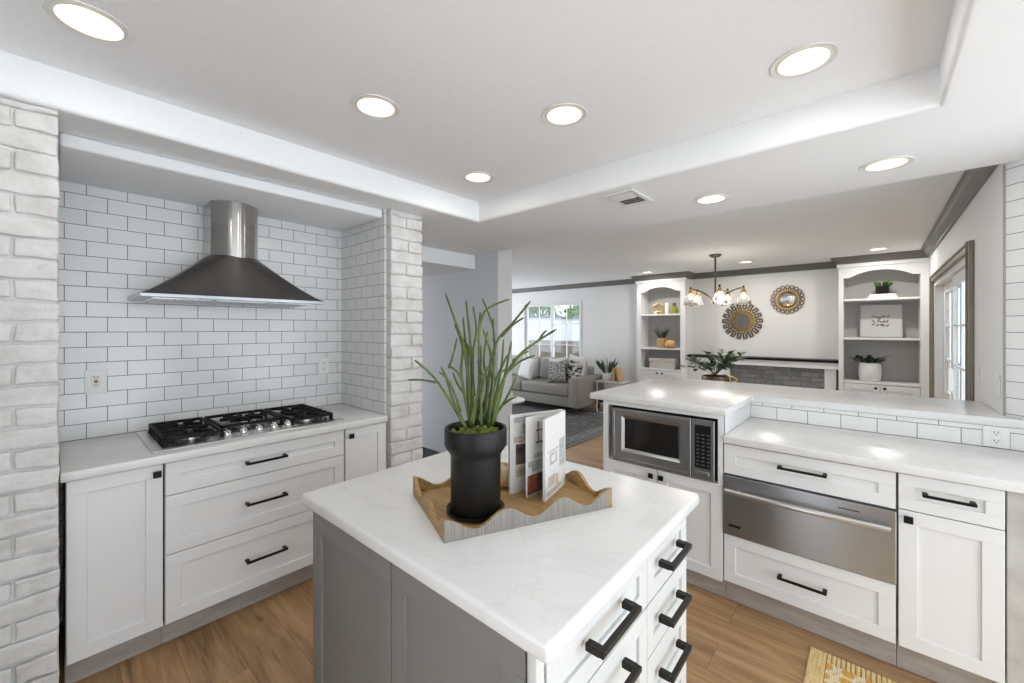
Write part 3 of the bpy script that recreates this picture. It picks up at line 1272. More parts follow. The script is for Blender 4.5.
# microwave
mw = thing('microwave', 'stainless built in microwave in the bar end cabinet', 'microwave', (-.967, 2.6, .647))
x0, x1, z0, z1 = -1.281, -.662, .650, .981
bm = new()
box(bm, x0 + .01, x1 - .01, YD + .022, 2.94, z0 + .002, z1 - .004)
box(bm, x0 - .004, x1 + .012, YD + .012, YD + .021, z0, z1 + .0125)
obj('housing', bm, M['black'], mw)
xp = -.787
bm = new()
yf = YD - .012
xi0, xi1, zi0, zi1 = x0 + .085, xp - .075, z0 + .082, z1 - .062
b = .02
for a in ((x0, xp, z1 - b, z1), (x0, xp, z0, z0 + b), (x0, x0 + b, z0 + b, z1 - b), (xp - b, xp, z0 + b, z1 - b)):
    box(bm, a[0], a[1], yf, YD + .011, a[2], a[3], .0015)
# bevelled picture-frame slope around the window
o4 = [(x0 + b, z0 + b), (xp - b, z0 + b), (xp - b, z1 - b), (x0 + b, z1 - b)]
i4 = [(xi0, zi0), (xi1, zi0), (xi1, zi1), (xi0, zi1)]
ov = [bm.verts.new((p[0], yf + .001, p[1])) for p in o4]
m4 = [(xi0 - .018, zi0 - .018), (xi1 + .018, zi0 - .018), (xi1 + .018, zi1 + .018), (xi0 - .018, zi1 + .018)]
mv = [bm.verts.new((p[0], yf + .003, p[1])) for p in m4]
iv = [bm.verts.new((p[0], yf + .016, p[1])) for p in i4]
for i in range(4):
    j = (i + 1) % 4
    bm.faces.new((ov[i], ov[j], mv[j], mv[i]))
    bm.faces.new((mv[i], mv[j], iv[j], iv[i]))
md = obj('door', bm, M['steel_h'], mw)
bx('door_window', M['glass_dark'], md, xi0 - .001, xi1 + .001, yf + .014, YD + .010, zi0 - .001, zi1 + .001)
bm = new()
box(bm, xp + .003, x1, yf, YD + .011, z0, z1, .002)
cp = obj('control_panel', bm, M['steel_h'], mw)
bx('keypad', M['panel_black'], cp, xp + .022, x1 - .018, yf - .0016, yf - .0004, z0 + .062, z1 - .03)
bm = new()
for r in range(9):
    for c in range(3):
        kx, kz = xp + .033 + c * .028, z0 + .078 + r * .021
        box(bm, kx, kx + .013, yf - .0021, yf - .0014, kz, kz + .004)
obj('key_legend', bm, M['key'], cp)
bx('display', M['glass_dark'], cp, xp + .03, x1 - .026, yf - .0022, yf - .0014, z1 - .058, z1 - .038)
bm = new()
box(bm, xp + .03, x1 - .026, yf - .004, yf - .0004, z0 + .022, z0 + .044, .002, 1)
obj('open_button', bm, M['steel_h'], cp)
bx('badge', M['key'], md, -1.055, -1.015, yf - .0016, yf - .0002, z0 + .008, z0 + .015)

# drawer stack with warming drawer
xa, xb = -.619, .067
t = thing('drawer_cabinet', 'white cabinet with a drawer above and a drawer below the steel warming drawer', 'cabinet', ((xa + xb) / 2, 2.7, 0))
bm = new()
box(bm, xa, xa + .012, YC + .001, YB, .125, .873)
box(bm, xb - .012, xb, YC + .001, YB, .125, .873)
box(bm, xa + .012, xb - .012, YC + .001, YB, .125, .380)
box(bm, xa + .012, xb - .012, YC + .001, YB, .702, .873)
obj('carcass', bm, M['body'], t)
bx('toe_kick', M['toe'], t, xa + .0001, xb - .0001, YD + .055, YB, .001, .124)
for z0, z1, hz in ((.711, .868, .803), (.127, .381, .258)):
    F = fr_y(xa + G, YD, z0)
    d = shaker('drawer', M['paint'], t, F, xb - xa - 2 * G, z1 - z0, .056)
    bar_pull(d, F, -.272 - xa, hz - z0, .195)

wd = thing('warming_drawer', 'stainless warming drawer with a long tube handle between the two white drawers', 'warming drawer', ((xa + xb) / 2, 2.6, .384))
bm = new()
box(bm, xa + .014, xb - .014, YD + .022, 2.95, .388, .694)
obj('housing', bm, M['body'], wd)
bm = new()
box(bm, xa + .001, xb - .001, YD - .010, YD + .02, .3865, .7025, .003, 2)
wf = obj('front', bm, M['steel_h'], wd)
bm = new()
hz = .632
pts = [(xa + .02 + (xb - xa - .04) * q / 16, YD - .046 - .014 * math.sin(PI * q / 16), hz) for q in range(17)]
tube(bm, pts, .0135, 16)
for x in (xa + .08, xb - .08):
    tube(bm, [(x, YD - .0106, hz), (x, YD - .052, hz)], .007, 10)
obj('handle', bm, M['steel'], wd, smooth=True, sharp=40)
bx('vent_slot', M['slot'], wf, -.13, -.055, YD - .0112, YD - .0102, .664, .669)
bx('badge', M['panel_black'], wf, xa + .028, xa + .085, YD - .0118, YD - .0102, .432, .446)
bm = new()
lathe(bm, [(.009, 0), (.011, 0), (.011, .0012), (.009, .0012), (.009, 0)], (0, 0, 0), 24, Matrix.Translation((xb - .045, YD - .0102, .428)) @ Matrix.Rotation(PI / 2, 4, 'X'))
obj('emblem', bm, M['body'], wf)

# right cabinet
xa, xb = .069, .372
t = thing('base_cabinet', 'white base cabinet with one drawer over one door at the right end', 'cabinet', ((xa + xb) / 2, 2.7, 0))
base_body(t, xa + .001, xb - .001, YC + .001, YB)
bx('toe_kick', M['toe'], t, xa + .0001, xb - .0001, YD + .055, YB, .001, .124)
F = fr_y(xa + G, YD, .719)
d = shaker('drawer', M['paint'], t, F, xb - xa - 2 * G, .150, .05)
bar_pull(d, F, .215 - xa, .802 - .719, .150)
F = fr_y(xa + G, YD, .127)
d = shaker('door', M['paint'], t, F, xb - xa - 2 * G, .588)
knob_sq(d, F, .03, .557)
# grey end panel
bm = new()
box(bm, .375, .86, YD + .012, YB - .3, .001, .873, .003)
tag(obj('end_panel', bm, M['stone_top']), 'plain grey panel under the worktop at the right edge of the photo', 'panel')

bm = new()
prism(bm, [(-.617, 2.40), (.92, 2.40), (.905, 2.66), (.545, 3.026), (-.617, 3.026)], .8745, .915, None, .006, 3)
rebase(tag(obj('worktop', bm, M['quartz'], smooth=True, sharp=40), 'white quartz worktop above the warming drawer', 'countertop'), (.1, 2.7, .8745))
# bar top, L shaped with the deep part over the microwave
bm = new()
prism(bm, [(-1.445, 2.408), (-.600, 2.408), (-.600, 3.03), (.545, 3.03), (X_R - .004, 3.105), (X_R - .004, 3.66), (-1.445, 3.66)], 1.0195, 1.06, None, .006, 3)
rebase(tag(obj('bar_top', bm, M['quartz'], smooth=True, sharp=40), 'raised white quartz bar top over the microwave and backsplash', 'countertop'), (-.5, 3.1, 1.0195))
bm = new()
box(bm, -.6175, -.6135, YD + .02, 3.029, .916, 1.018)
struct('trim_bar_side', bm, M['paint'])

# ================================================================== ISLAND
IX0, IX1, IY0, IY1 = -1.428, -.472, .603, 1.457
isl = thing('kitchen_island', 'kitchen island cabinet with grey end panels and pale drawers with dark bar pulls', 'kitchen island', ((IX0 + IX1) / 2, (IY0 + IY1) / 2, 0))
bm = new()
box(bm, IX0, IX1 - .021, IY0 + .021, IY1, .10, .873)
obj('carcass', bm, M['body'], isl)
bx('toe_kick', M['toe'], isl, IX0 + .03, IX1 - .06, IY0 + .06, IY1 - .03, .001, .099)
xs = [(IX0, -.962), (-.956, -.505)]
for a, b in xs:
    F = fr_y(a, IY0, .10)
    shaker('side_panel', M['grey_paint'], isl, F, b - a, .772, .06, .02, .009)
bm = new()
box(bm, -.500, IX1 - .022, IY0 + .003, IY0 + .02, .10, .873, .001)
box(bm, IX1 - .0205, IX1 - .004, IY0, IY0 + .026, .10, .873, .001)
obj('corner_post', bm, M['drawer_paint'], isl)
ya, ym_, yb = IY0 + .03, 1.118, IY1
for z0, z1, hz, wide in ((.708, .868, .795, 1), (.105, .702, .645, 1), (.708, .868, .792, 0), (.552, .702, .627, 0), (.372, .546, .465, 0), (.105, .366, .30, 0)):
    a, b = (ya, ym_ - .004) if wide else (ym_, yb - .003)
    F = fr_x(IX1, a, z0)
    d = shaker('drawer', M['drawer_paint'], isl, F, b - a, z1 - z0, .05 if z1 - z0 > .16 else .045)
    bar_pull(d, F, (.872 if wide else 1.28) - a, hz - z0, .20 if wide else .17, M['bronze'], .014, .032)
bm = new()
box(bm, -1.502, -.442, .594, 1.503, .8745, .915, .010, 4)
rebase(tag(obj('worktop', bm, M['quartz'], smooth=True, sharp=40), 'square white quartz worktop of the kitchen island', 'countertop'), (-.955, 1.03, .8745))

# the island stands a degree off square
for o in (isl, bpy.data.objects['worktop.002']):
    pv = Matrix.Translation((-.445, .57, 0)) @ Matrix.Rotation(math.radians(1.1), 4, 'Z') @ Matrix.Translation((.445, -.57, 0))
    o.location = pv @ o.location
    o.rotation_euler.z = math.radians(1.1)

# ---------------- scalloped tray
TB = Vector((-.863, .694, 0))
TA = Vector((-1.204, .831, 0))
TC = Vector((-.635, 1.196, 0))
TD = TA + TC - TB
ZT = .9155
tr = thing('serving_tray', 'wooden tray with wavy scalloped sides on the island', 'tray', ((TA + TC) / 2).to_tuple()[:2] + (ZT,))
bm = new()
TM = (TA + TC) / 2
prism(bm, [(TM + (p - TM) * .985).to_2d() for p in (TB, TC, TD, TA)], ZT + .0005, ZT + .010)
obj('base', bm, M['tray_in'], tr)


def wave_side(p, q, periods, phase=0, outer='tray_out'):
    d = (q - p)
    L = d.length
    d = d / L
    nin = Vector((-d.y, d.x, 0))
    bm = new()
    N = 72
    front, back = [], []
    for i in range(N + 1):
        s = i / N
        h = .0415 + .0195 * math.cos(2 * PI * periods * s + phase)
        for arr, off in ((front, 0), (back, .011)):
            b = p + d * (L * s) + nin * off
            arr.append((bm.verts.new((b.x, b.y, ZT)), bm.verts.new((b.x, b.y, ZT + h))))
    for i in range(N):
        f0 = bm.faces.new((front[i][0], front[i + 1][0], front[i + 1][1], front[i][1]))
        f1 = bm.faces.new((back[i][0], back[i][1], back[i + 1][1], back[i + 1][0]))
        f2 = bm.faces.new((front[i][1], front[i + 1][1], back[i + 1][1], back[i][1]))
        f3 = bm.faces.new((front[i][0], back[i][0], back[i + 1][0], front[i + 1][0]))
        f1.material_index = 1
        f2.material_index = 1
    for e in (0, N):
        bm.faces.new((front[e][0], front[e][1], back[e][1], back[e][0]))
    obj('side', bm, [M[outer], M['tray_in']], tr)


wave_side(TB, TC, 3)
wave_side(TC, TD, 2, 0, 'tray_in')
wave_side(TD, TA, 3)
wave_side(TA, TB, 2, 0, 'tray_in')

# ---------------- potted pencil cactus
PX, PY, PZ = -.925, .868, ZT + .0105
pp = thing('potted_plant', 'pencil cactus in a tall matte black pot standing in the wavy tray', 'plant', (PX, PY, PZ))
bm = new()
lathe(bm, [(0, 0), (.072, 0), (.088, .006), (.090, .016), (.086, .016), (.078, .010), (0, .010)], (PX, PY, PZ), 48)
obj('saucer', bm, M['pot'], pp, smooth=True, sharp=50)
bm = new()
lathe(bm, [(0, .0105), (.074, .0105), (.077, .016), (.0775, .175), (.080, .185), (.094, .205), (.096, .212), (.096, .258), (.094, .262), (.088, .262), (.086, .258), (.086, .240), (0, .240)], (PX, PY, PZ), 56)
obj('pot', bm, M['pot'], pp, smooth=True, sharp=40)
bm = new()
r_ = random.Random(4)
for i in range(170):
    a, q = r_.uniform(0, 2 * PI), .079 * math.sqrt(r_.random())
    ball(bm, (PX + q * math.cos(a), PY + q * math.sin(a), PZ + .243), r_.uniform(.006, .012), 1, (1, 1, .8), .4, i)
mo_ = obj('moss', bm, M['moss'], pp, smooth=True)

# stems: (sideways, towards-back, up) polylines in metres from the soil centre, forked
Rt = Vector((math.cos(YAW), math.sin(YAW), 0))
Fw = Vector((-math.sin(YAW), math.cos(YAW), 0))
soil = Vector((PX, PY, PZ + .24))


ROOTS = []


def fork_depth(a, z):
    best = min(ROOTS, key=lambda q: (q[0] - a) ** 2 + (q[1] - z) ** 2)
    return best[2]


def stem(bm, pts, r0, r1, depth0, depth1, root=False):
    n = len(pts)
    P = []
    for i, (a, z) in enumerate(pts):
        P.append(soil + Rt * a + Fw * (depth0 + (depth1 - depth0) * i / (n - 1)) + Vector((0, 0, z)))
    # resample with Catmull-Rom
    Q = []
    for i in range(n - 1):
        p0, p1, p2, p3 = P[max(i - 1, 0)], P[i], P[i + 1], P[min(i + 2, n - 1)]
        for k in range(5):
            u = k / 5
            Q.append(.5 * ((2 * p1) + (p2 - p0) * u + (2 * p0 - 5 * p1 + 4 * p2 - p3) * u * u + (3 * p1 - p0 - 3 * p2 + p3) * u ** 3))
    Q.append(P[-1])
    if root:
        for q in Q:
            v_ = q - soil
            ROOTS.append((v_.dot(Rt), v_.z, v_.dot(Fw)))
    R_ = [r0 + (r1 - r0) * i / (len(Q) - 1) for i in range(len(Q))]
    R_[-1] *= .6
    tube(bm, Q, R_, 7)


S = .0031   # metres per unit of the sketch below (units: 4.27 per centimetre-ish step)
SK = [
    [(250, 615), (245, 450), (225, 280), (190, 170), (145, 42)],
    [(250, 615), (262, 430), (250, 250), (240, 140), (232, 72)],
    [(255, 300), (275, 200), (262, 97)],
    [(260, 610), (290, 430), (290, 240), (297, 125)],
    [(288, 250), (305, 140), (345, 98), (418, 70)],
    [(318, 600), (345, 400), (352, 250), (340, 165), (297, 58)],
    [(350, 250), (348, 200), (346, 148)],
    [(330, 600), (350, 430), (360, 260), (430, 170), (502, 82)],
    [(385, 225), (430, 178), (475, 148)],
    [(345, 590), (385, 420), (450, 310), (520, 250), (605, 195)],
    [(535, 240), (552, 215), (568, 200)],
    [(400, 385), (460, 330), (525, 303)],
    [(430, 325), (465, 300), (497, 285)],
    [(345, 585), (400, 500), (430, 440), (445, 400)],
    [(390, 520), (420, 495), (447, 480)],
    [(240, 610), (190, 520), (130, 420), (85, 365), (35, 320)],
    [(118, 412), (60, 402), (5, 402)],
    [(235, 600), (185, 500), (155, 400), (133, 350)],
    [(215, 540), (175, 430), (150, 390), (128, 372)],
    [(250, 600), (225, 470), (205, 390), (155, 345)],
    [(255, 610), (212, 400), (216, 270), (182, 172)],
    [(245, 600), (235, 420), (240, 280), (205, 232)],
    [(275, 600), (285, 420), (285, 270)],
    [(300, 560), (320, 430), (305, 330), (320, 205)],
    [(310, 580), (330, 400), (338, 300), (305, 195)],
    [(350, 590), (390, 430), (425, 245)],
    [(330, 590), (375, 400), (390, 240)],
    [(250, 600), (300, 420), (362, 290)],
    [(255, 600), (330, 480), (365, 400), (405, 372)],
    [(250, 610), (240, 400), (228, 260), (215, 142)],
    [(160, 360), (180, 300), (197, 232)],
    [(300, 600), (300, 480), (312, 400), (286, 325)],
    [(260, 600), (255, 470), (248, 330)],
    [(340, 560), (350, 440), (395, 330), (412, 300)],
    [(225, 470), (200, 440), (178, 400), (172, 385)],
    [(345, 440), (330, 350), (345, 285)],
    [(268, 480), (262, 370), (268, 240)],
]
STEMS = [[((x / 4.267 + 410 - 474), max(0, 430 - (y / 4.267 + 280))) for x, y in k] for k in SK]
r_ = random.Random(11)
bm = new()
STEMS.sort(key=lambda k: 0 if k[0][1] < 20 else 1)
for i, s in enumerate(STEMS):
    root = s[0][1] < 20
    pts = [(a * S, z * S) for a, z in s]
    if root:
        d0 = r_.uniform(-.035, .035)
        d1 = d0 * r_.uniform(1.2, 2.6)
    else:
        d0 = fork_depth(*pts[0])
        d1 = d0 + r_.uniform(-.03, .03)
    stem(bm, pts, r_.uniform(.0046, .0056) if root else .004, .003 if root else .0027, d0, d1, root)
obj('stems', bm, M['stem'], pp, smooth=True)

# ---------------- banded round ornament
t = rebase(tag((lambda bm: (lathe(bm, [(0, 0), (.022, .001), (.036, .014), (.041, .036), (.038, .058), (.026, .074), (.012, .078), (.012, .082), (0, .082)], (-1.0, 1.075, ZT + .0105), 28), obj('round_ornament', bm, M['marble'], smooth=True))[1])(new()),
               'small tan and white banded round ornament behind the black pot in the tray', 'ornament'), (-1.0, 1.075, ZT + .0105))

# ---------------- open standing magazine
MG = thing('open_magazine', 'open interiors magazine standing upright in the wavy tray', 'magazine', (-.875, 1.25, ZT + .0105))
SP = Vector((-.862, 1.245, 0))
ZM, HM = ZT + .0108, .268


def m_page(name, seed, blocks):
    """white page with printed photo blocks (u along width 0..1, v along height 0..1)"""
    m = mat(name, (.78, .77, .75), .4)
    return m


def slab(p, q, th, name, m, parent, z0=ZM, h=HM):
    d = (q - p)
    L = d.length
    d = d / L
    n = Vector((-d.y, d.x, 0)) * th / 2
    bm = new()
    pts = [p - n, q - n, q + n, p + n]
    prism(bm, [v_.to_2d() for v_ in pts], z0, z0 + h)
    return obj(name, bm, m, parent)


def patch(p, q, side, th, u0, u1, v0, v1, m, parent, name='printed_picture'):
    d = (q - p)
    L = d.length
    d = d / L
    n = Vector((-d.y, d.x, 0)) * side
    bm = new()
    a, b = p + d * (L * u0) + n * (th / 2 + .0003), p + d * (L * u1) + n * (th / 2 + .0003)
    a2, b2 = a + n * .0004, b + n * .0004
    prism(bm, [v_.to_2d() for v_ in (a, b, b2, a2)], ZM + HM * v0, ZM + HM * v1)
    return obj(name, bm, m, parent)


M['ink'] = mottled('dark_photo_print', (.05, .03, .025), (.22, .16, .13), 30, .4)
M['ink_red'] = mottled('red_brown_photo_print', (.20, .04, .02), (.35, .12, .07), 30, .4)
M['ink_grey'] = mottled('grey_photo_print', (.30, .29, .28), (.55, .54, .52), 40, .4)
M['ink_tan'] = mottled('tan_photo_print', (.40, .30, .22), (.62, .54, .46), 40, .4)
PL = Vector((-.937, 1.036, 0))
PM = Vector((-.872, 1.046, 0))
SM = SP + Vector((.004, -.006, 0))
PR = Vector((-.808, 1.062, 0))
SR = SP + Vector((.012, -.006, 0))
lf = slab(PL, SP, .012, 'page_block', M['page'], MG)
mf = slab(PM, SM, .0012, 'loose_page', M['page'], MG)
rf = slab(PR, SR, .009, 'cover', M['page'], MG)
sL = -1 if (SP - PL).cross(Vector((1, -1, 0))).z > 0 else 1
sL = -1
patch(PL, SP, sL, .012, .10, .38, .36, .62, M['ink'], lf)
patch(PL, SP, sL, .012, .10, .42, .20, .33, M['ink_tan'], lf)
patch(PL, SP, sL, .012, .22, .45, .74, .88, M['ink_grey'], lf)
patch(PL, SP, sL, .012, .06, .44, .64, .72, M['ink_tan'], lf)
patch(PL, SP, sL, .012, .06, .44, .90, .97, M['ink_grey'], lf)
patch(PM, SM, sL, .0012, .04, .95, .02, .26, M['ink'], mf)
patch(PM, SM, sL, .0012, .06, .95, .36, .43, M['ink_grey'], mf)
patch(PM, SM, sL, .0022, .04, .30, .05, .24, M['ink_red'], mf)
patch(PM, SM, sL, .0012, .15, .45, .30, .36, M['ink_grey'], mf)
patch(PM, SM, sL, .0012, .20, .80, .46, .52, M['ink_grey'], mf)
for u in (.30, .62):
    patch(PM, SM, sL, .0012, u, u + .03, .66, .92, M['ink'], mf)
patch(PM, SM, sL, .0012, .25, .70, .64, .665, M['ink'], mf)
patch(PM, SM, sL, .0012, .25, .70, .80, .815, M['ink'], mf)
patch(PR, SR, sL, .009, .20, .55, .40, .54, M['ink_grey'], rf)
patch(PR, SR, sL, .0098, .27, .47, .43, .51, M['page'], rf)
patch(PR, SR, sL, .009, .68, .95, .30, .66, M['ink_grey'], rf)
patch(PR, SR, sL, .009, .15, .45, .14, .26, M['ink_tan'], rf)
patch(PR, SR, sL, .009, .50, .62, .10, .24, M['ink_tan'], rf)
patch(PR, SR, sL, .009, .08, .75, .04, .09, M['ink_tan'], rf)
patch(PR, SR, sL, .009, .12, .95, .56, .58, M['ink_grey'], rf)

# ---------------- yellow kitchen rug
rg = thing('kitchen_rug', 'yellow and cream woven rug on the kitchen floor at the bottom right', 'rug', (.25, 1.9, 0))
bm = new()
box(bm, -.165, 1.0, 1.2, 2.285, .001, .009, .003)
obj('field', bm, M['rug_yellow'], rg)
bm = new()
for a in ((-.228, -.166, 1.2, 2.352), (-.165, 1.0, 2.286, 2.352)):
    n = 80
    if a[1] - a[0] < .1:
        for i in range(60):
            y = a[2] + (a[3] - a[2]) * i / 60
            box(bm, a[0], a[1], y, y + .016, .001, .010, .003)
    else:
        for i in range(70):
            x = a[0] + (a[1] - a[0]) * i / 70
            box(bm, x, x + .0145, a[2], a[3], .001, .010, .003)
obj('ribbed_border', bm, M['rug_rib'], rg)

# ================================================================== LIVING ROOM


def bookcase(label, xa, xb, ox0, ox1, shelves, zbot, zarch_side, zarch_top, ret):
    t = thing('built_in_bookcase', label, 'bookcase', ((xa + xb) / 2, 7.0, 0))
    yf, yw = YBK, Y_BACK - .0015
    zt = H_LIV - .09
    z_lo = zbot - .03
    bm = new()
    box(bm, xa, ox0, yf, yw, 0.001, zt)
    box(bm, ox1, xb, yf, yw, 0.001, zt)
    box(bm, ox0, ox1, yf + .005, yw - .012, zarch_top + .02, zt)
    obj('case', bm, M['paint'], t)
    bx('back_panel', M['back_grey'], t, ox0 + .0002, ox1 - .0002, yw - .012, yw, 0.001, zt)
    bm = new()
    N = 24
    top = [(ox0, zt), (ox1, zt)]
    arch = []
    sh = .07
    for i in range(N + 1):
        u = i / N
        xx = ox1 + (ox0 - ox1) * u
        d = abs(u - .5) * 2
        if d > .80:
            zz = zarch_side
        else:
            zz = zarch_side + (zarch_top - zarch_side) * (math.cos(d / .80 * PI / 2) ** .75)
        arch.append((xx, zz))
    pts = [(ox0, zt), (ox1, zt)] + arch
    prism(bm, pts, 0, .018, Matrix.Translation((0, yf + .019, 0)) @ Matrix.Rotation(PI / 2, 4, 'X'))
    obj('arched_valance', bm, M['paint'], t)
    bm = new()
    box(bm, xa - .02, xb + (.02 if xb < 0 else 0), yf - .02, yf - .0008, zt - .045, zt, .004, 2)
    obj('cornice', bm, M['paint'], t)
    for z in shelves + [zbot]:
        bm = new()
        box(bm, ox0 + .001, ox1 - .001, yf + .012, yw - .013, z - .026, z, .002)
        obj('shelf', bm, M['paint'], t)
    w = (ox1 - ox0) / 2
    bm = new()
    box(bm, ox0 + .001, ox1 - .001, yf + .022, yw - .013, .08, z_lo - .003)
    obj('lower_carcass', bm, M['paint'], t)
    for i in (0, 1):
        F = fr_y(ox0 + i * w + .003, yf, .10)
        d = shaker('door', M['paint'], t, F, w - .006, z_lo - .107, .06)
        bm = new()
        kx = (w - .045) if i == 0 else .04
        lathe(bm, [(0, 0), (.008, 0), (.007, .012), (.016, .02), (.015, .03), (0, .032)], (0, 0, 0), 16, F @ Matrix.Translation((kx, -.0008, z_lo - .107 - .035)) @ Matrix.Rotation(PI / 2, 4, 'X'))
        obj('knob', bm, M['black'], d, smooth=True)
    return t


bookcase('white arched built in bookcase right of the fireplace beside the sliding door', -.366, X_R - .002, -.318, .395, [1.378, 1.878], .82, 2.15, 2.235, True)
bookcase('white arched built in bookcase left of the fireplace near the sofa', -3.155, -2.325, -3.082, -2.402, [1.165, 1.745], .81, 2.125, 2.205, False)

# fireplace
fp = thing('fireplace', 'white fireplace surround with grey brick and a thin black mantel slab', 'fireplace', (-1.35, 7.0, 0))
xa, xb = -2.322, -.369
bx('mantel_slab', M['black'], fp, xa, xb, 6.93, 7.198, 1.035, 1.068)
bx('mantel_shelf', M['paint'], fp, xa, xb, 6.95, 7.198, .945, 1.034, bev=.004)
bx('pilaster', M['paint'], fp, xa, xa + .62, 6.99, 7.198, .02, .944)
bx('pilaster', M['paint'], fp, xb - .155, xb - .03, 6.985, 7.198, .02, .944, bev=.004)
bx('brick_surround', M['fire_brick'], fp, xa + .62, xb - .156, 7.05, 7.198, .02, .944)
bx('side_panel', M['grey_paint'], fp, xb - .028, xb, 7.06, 7.198, .02, .944)
bx('firebox', M['shade'], fp, -1.55, -.95, 7.03, 7.049, .05, .62)
bx('hearth', M['fire_brick'], fp, xa, xb, 6.6, 7.198, .001, .019)


# mirrors
def key_mirror():
    cx, cz, R = -1.573, 1.618, .285
    t = thing('wall_mirror', 'larger round mirror with a gold Greek key frame above the mantel', 'mirror', (cx, Y_BACK, cz))
    F = Matrix.Translation((cx, Y_BACK - .001, cz)) @ Matrix.Rotation(PI / 2, 4, 'X')
    bm = new()
    lathe(bm, [(0, .012), (.112, .012), (.114, .010), (.114, 0), (0, 0)], (0, 0, 0), 48, F)
    obj('glass', bm, M['mirror'], t)
    bm = new()
    n = 28
    for i in range(n):
        a = 2 * PI * i / n
        G_ = F @ Matrix.Rotation(a, 4, 'Z')
        pts = [(.118, -.009), (.150, -.016), (.178, -.013), (.190, 0), (.178, .013), (.150, .016), (.118, .009)]
        prism(bm, pts, .004, .014 + .002 * (i % 2), G_)
    lathe(bm, [(.112, 0), (.124, 0), (.124, .018), (.112, .018), (.112, 0)], (0, 0, 0), 48, F)
    obj('petal_ring', bm, M['dark_gold'], t)
    bm = new()
    n = 18
    for i in range(n):
        G_ = F @ Matrix.Rotation(2 * PI * i / n, 4, 'Z')
        h = PI / n

        def arc(r0, r1, a0, a1):
            k = 5
            pts = [(r0 * math.cos(a0 + (a1 - a0) * j / k), r0 * math.sin(a0 + (a1 - a0) * j / k)) for j in range(k + 1)]
            pts += [(r1 * math.cos(a1 + (a0 - a1) * j / k), r1 * math.sin(a1 + (a0 - a1) * j / k)) for j in range(k + 1)]
            prism(bm, pts, .003, .013, G_)
        arc(.190, .207, -h, h * .62)               # inner rail
        arc(.268, .287, -h * .62, h * .62)         # outer cap
        for q in (-.62, .30):
            prism(bm, [(.204, .275 * h * q), (.274, .275 * h * q), (.274, .275 * h * q + .019), (.204, .275 * h * q + .019)], .003, .013, G_)
        arc(.234, .250, -h * .1, h * .45)
    obj('greek_key_ring', bm, M['bronze_dk'], t)


key_mirror()


def bead_mirror():
    cx, cz, R = -.976, 1.925, .215
    t = thing('wall_mirror', 'smaller round mirror with a pierced gold frame, upper right above the mantel', 'mirror', (cx, Y_BACK, cz))
    F = Matrix.Translation((cx, Y_BACK - .001, cz)) @ Matrix.Rotation(PI / 2, 4, 'X')
    bm = new()
    lathe(bm, [(0, .014), (.088, .014), (.09, .012), (.09, 0), (0, 0)], (0, 0, 0), 48, F)
    obj('glass', bm, M['mirror'], t)
    bm = new()
    lathe(bm, [(.09, 0), (.09, .022), (.10, .024), (.112, .018), (.12, .008), (.12, 0), (.09, 0)], (0, 0, 0), 48, F)
    n = 30
    for i in range(n):
        G_ = F @ Matrix.Rotation(2 * PI * i / n, 4, 'Z')
        prism(bm, [(.118, -.007), (.165, -.004), (.165, .004), (.118, .007)], .004, .012, G_)
    lathe(bm, [(.150, .003), (.160, .003), (.160, .013), (.150, .013), (.150, .003)], (0, 0, 0), 48, F)
    obj('sun_ring', bm, M['dark_gold'], t)
    bm = new()
    n = 20
    for i in range(n):
        a = 2 * PI * i / n
        G_ = F @ Matrix.Translation((.186 * math.cos(a), .186 * math.sin(a), 0))
        lathe(bm, [(.018, .003), (.029, .003), (.029, .013), (.018, .013), (.018, .003)], (0, 0, 0), 14, G_)
    obj('bead_ring', bm, M['bronze_dk'], t)


bead_mirror()


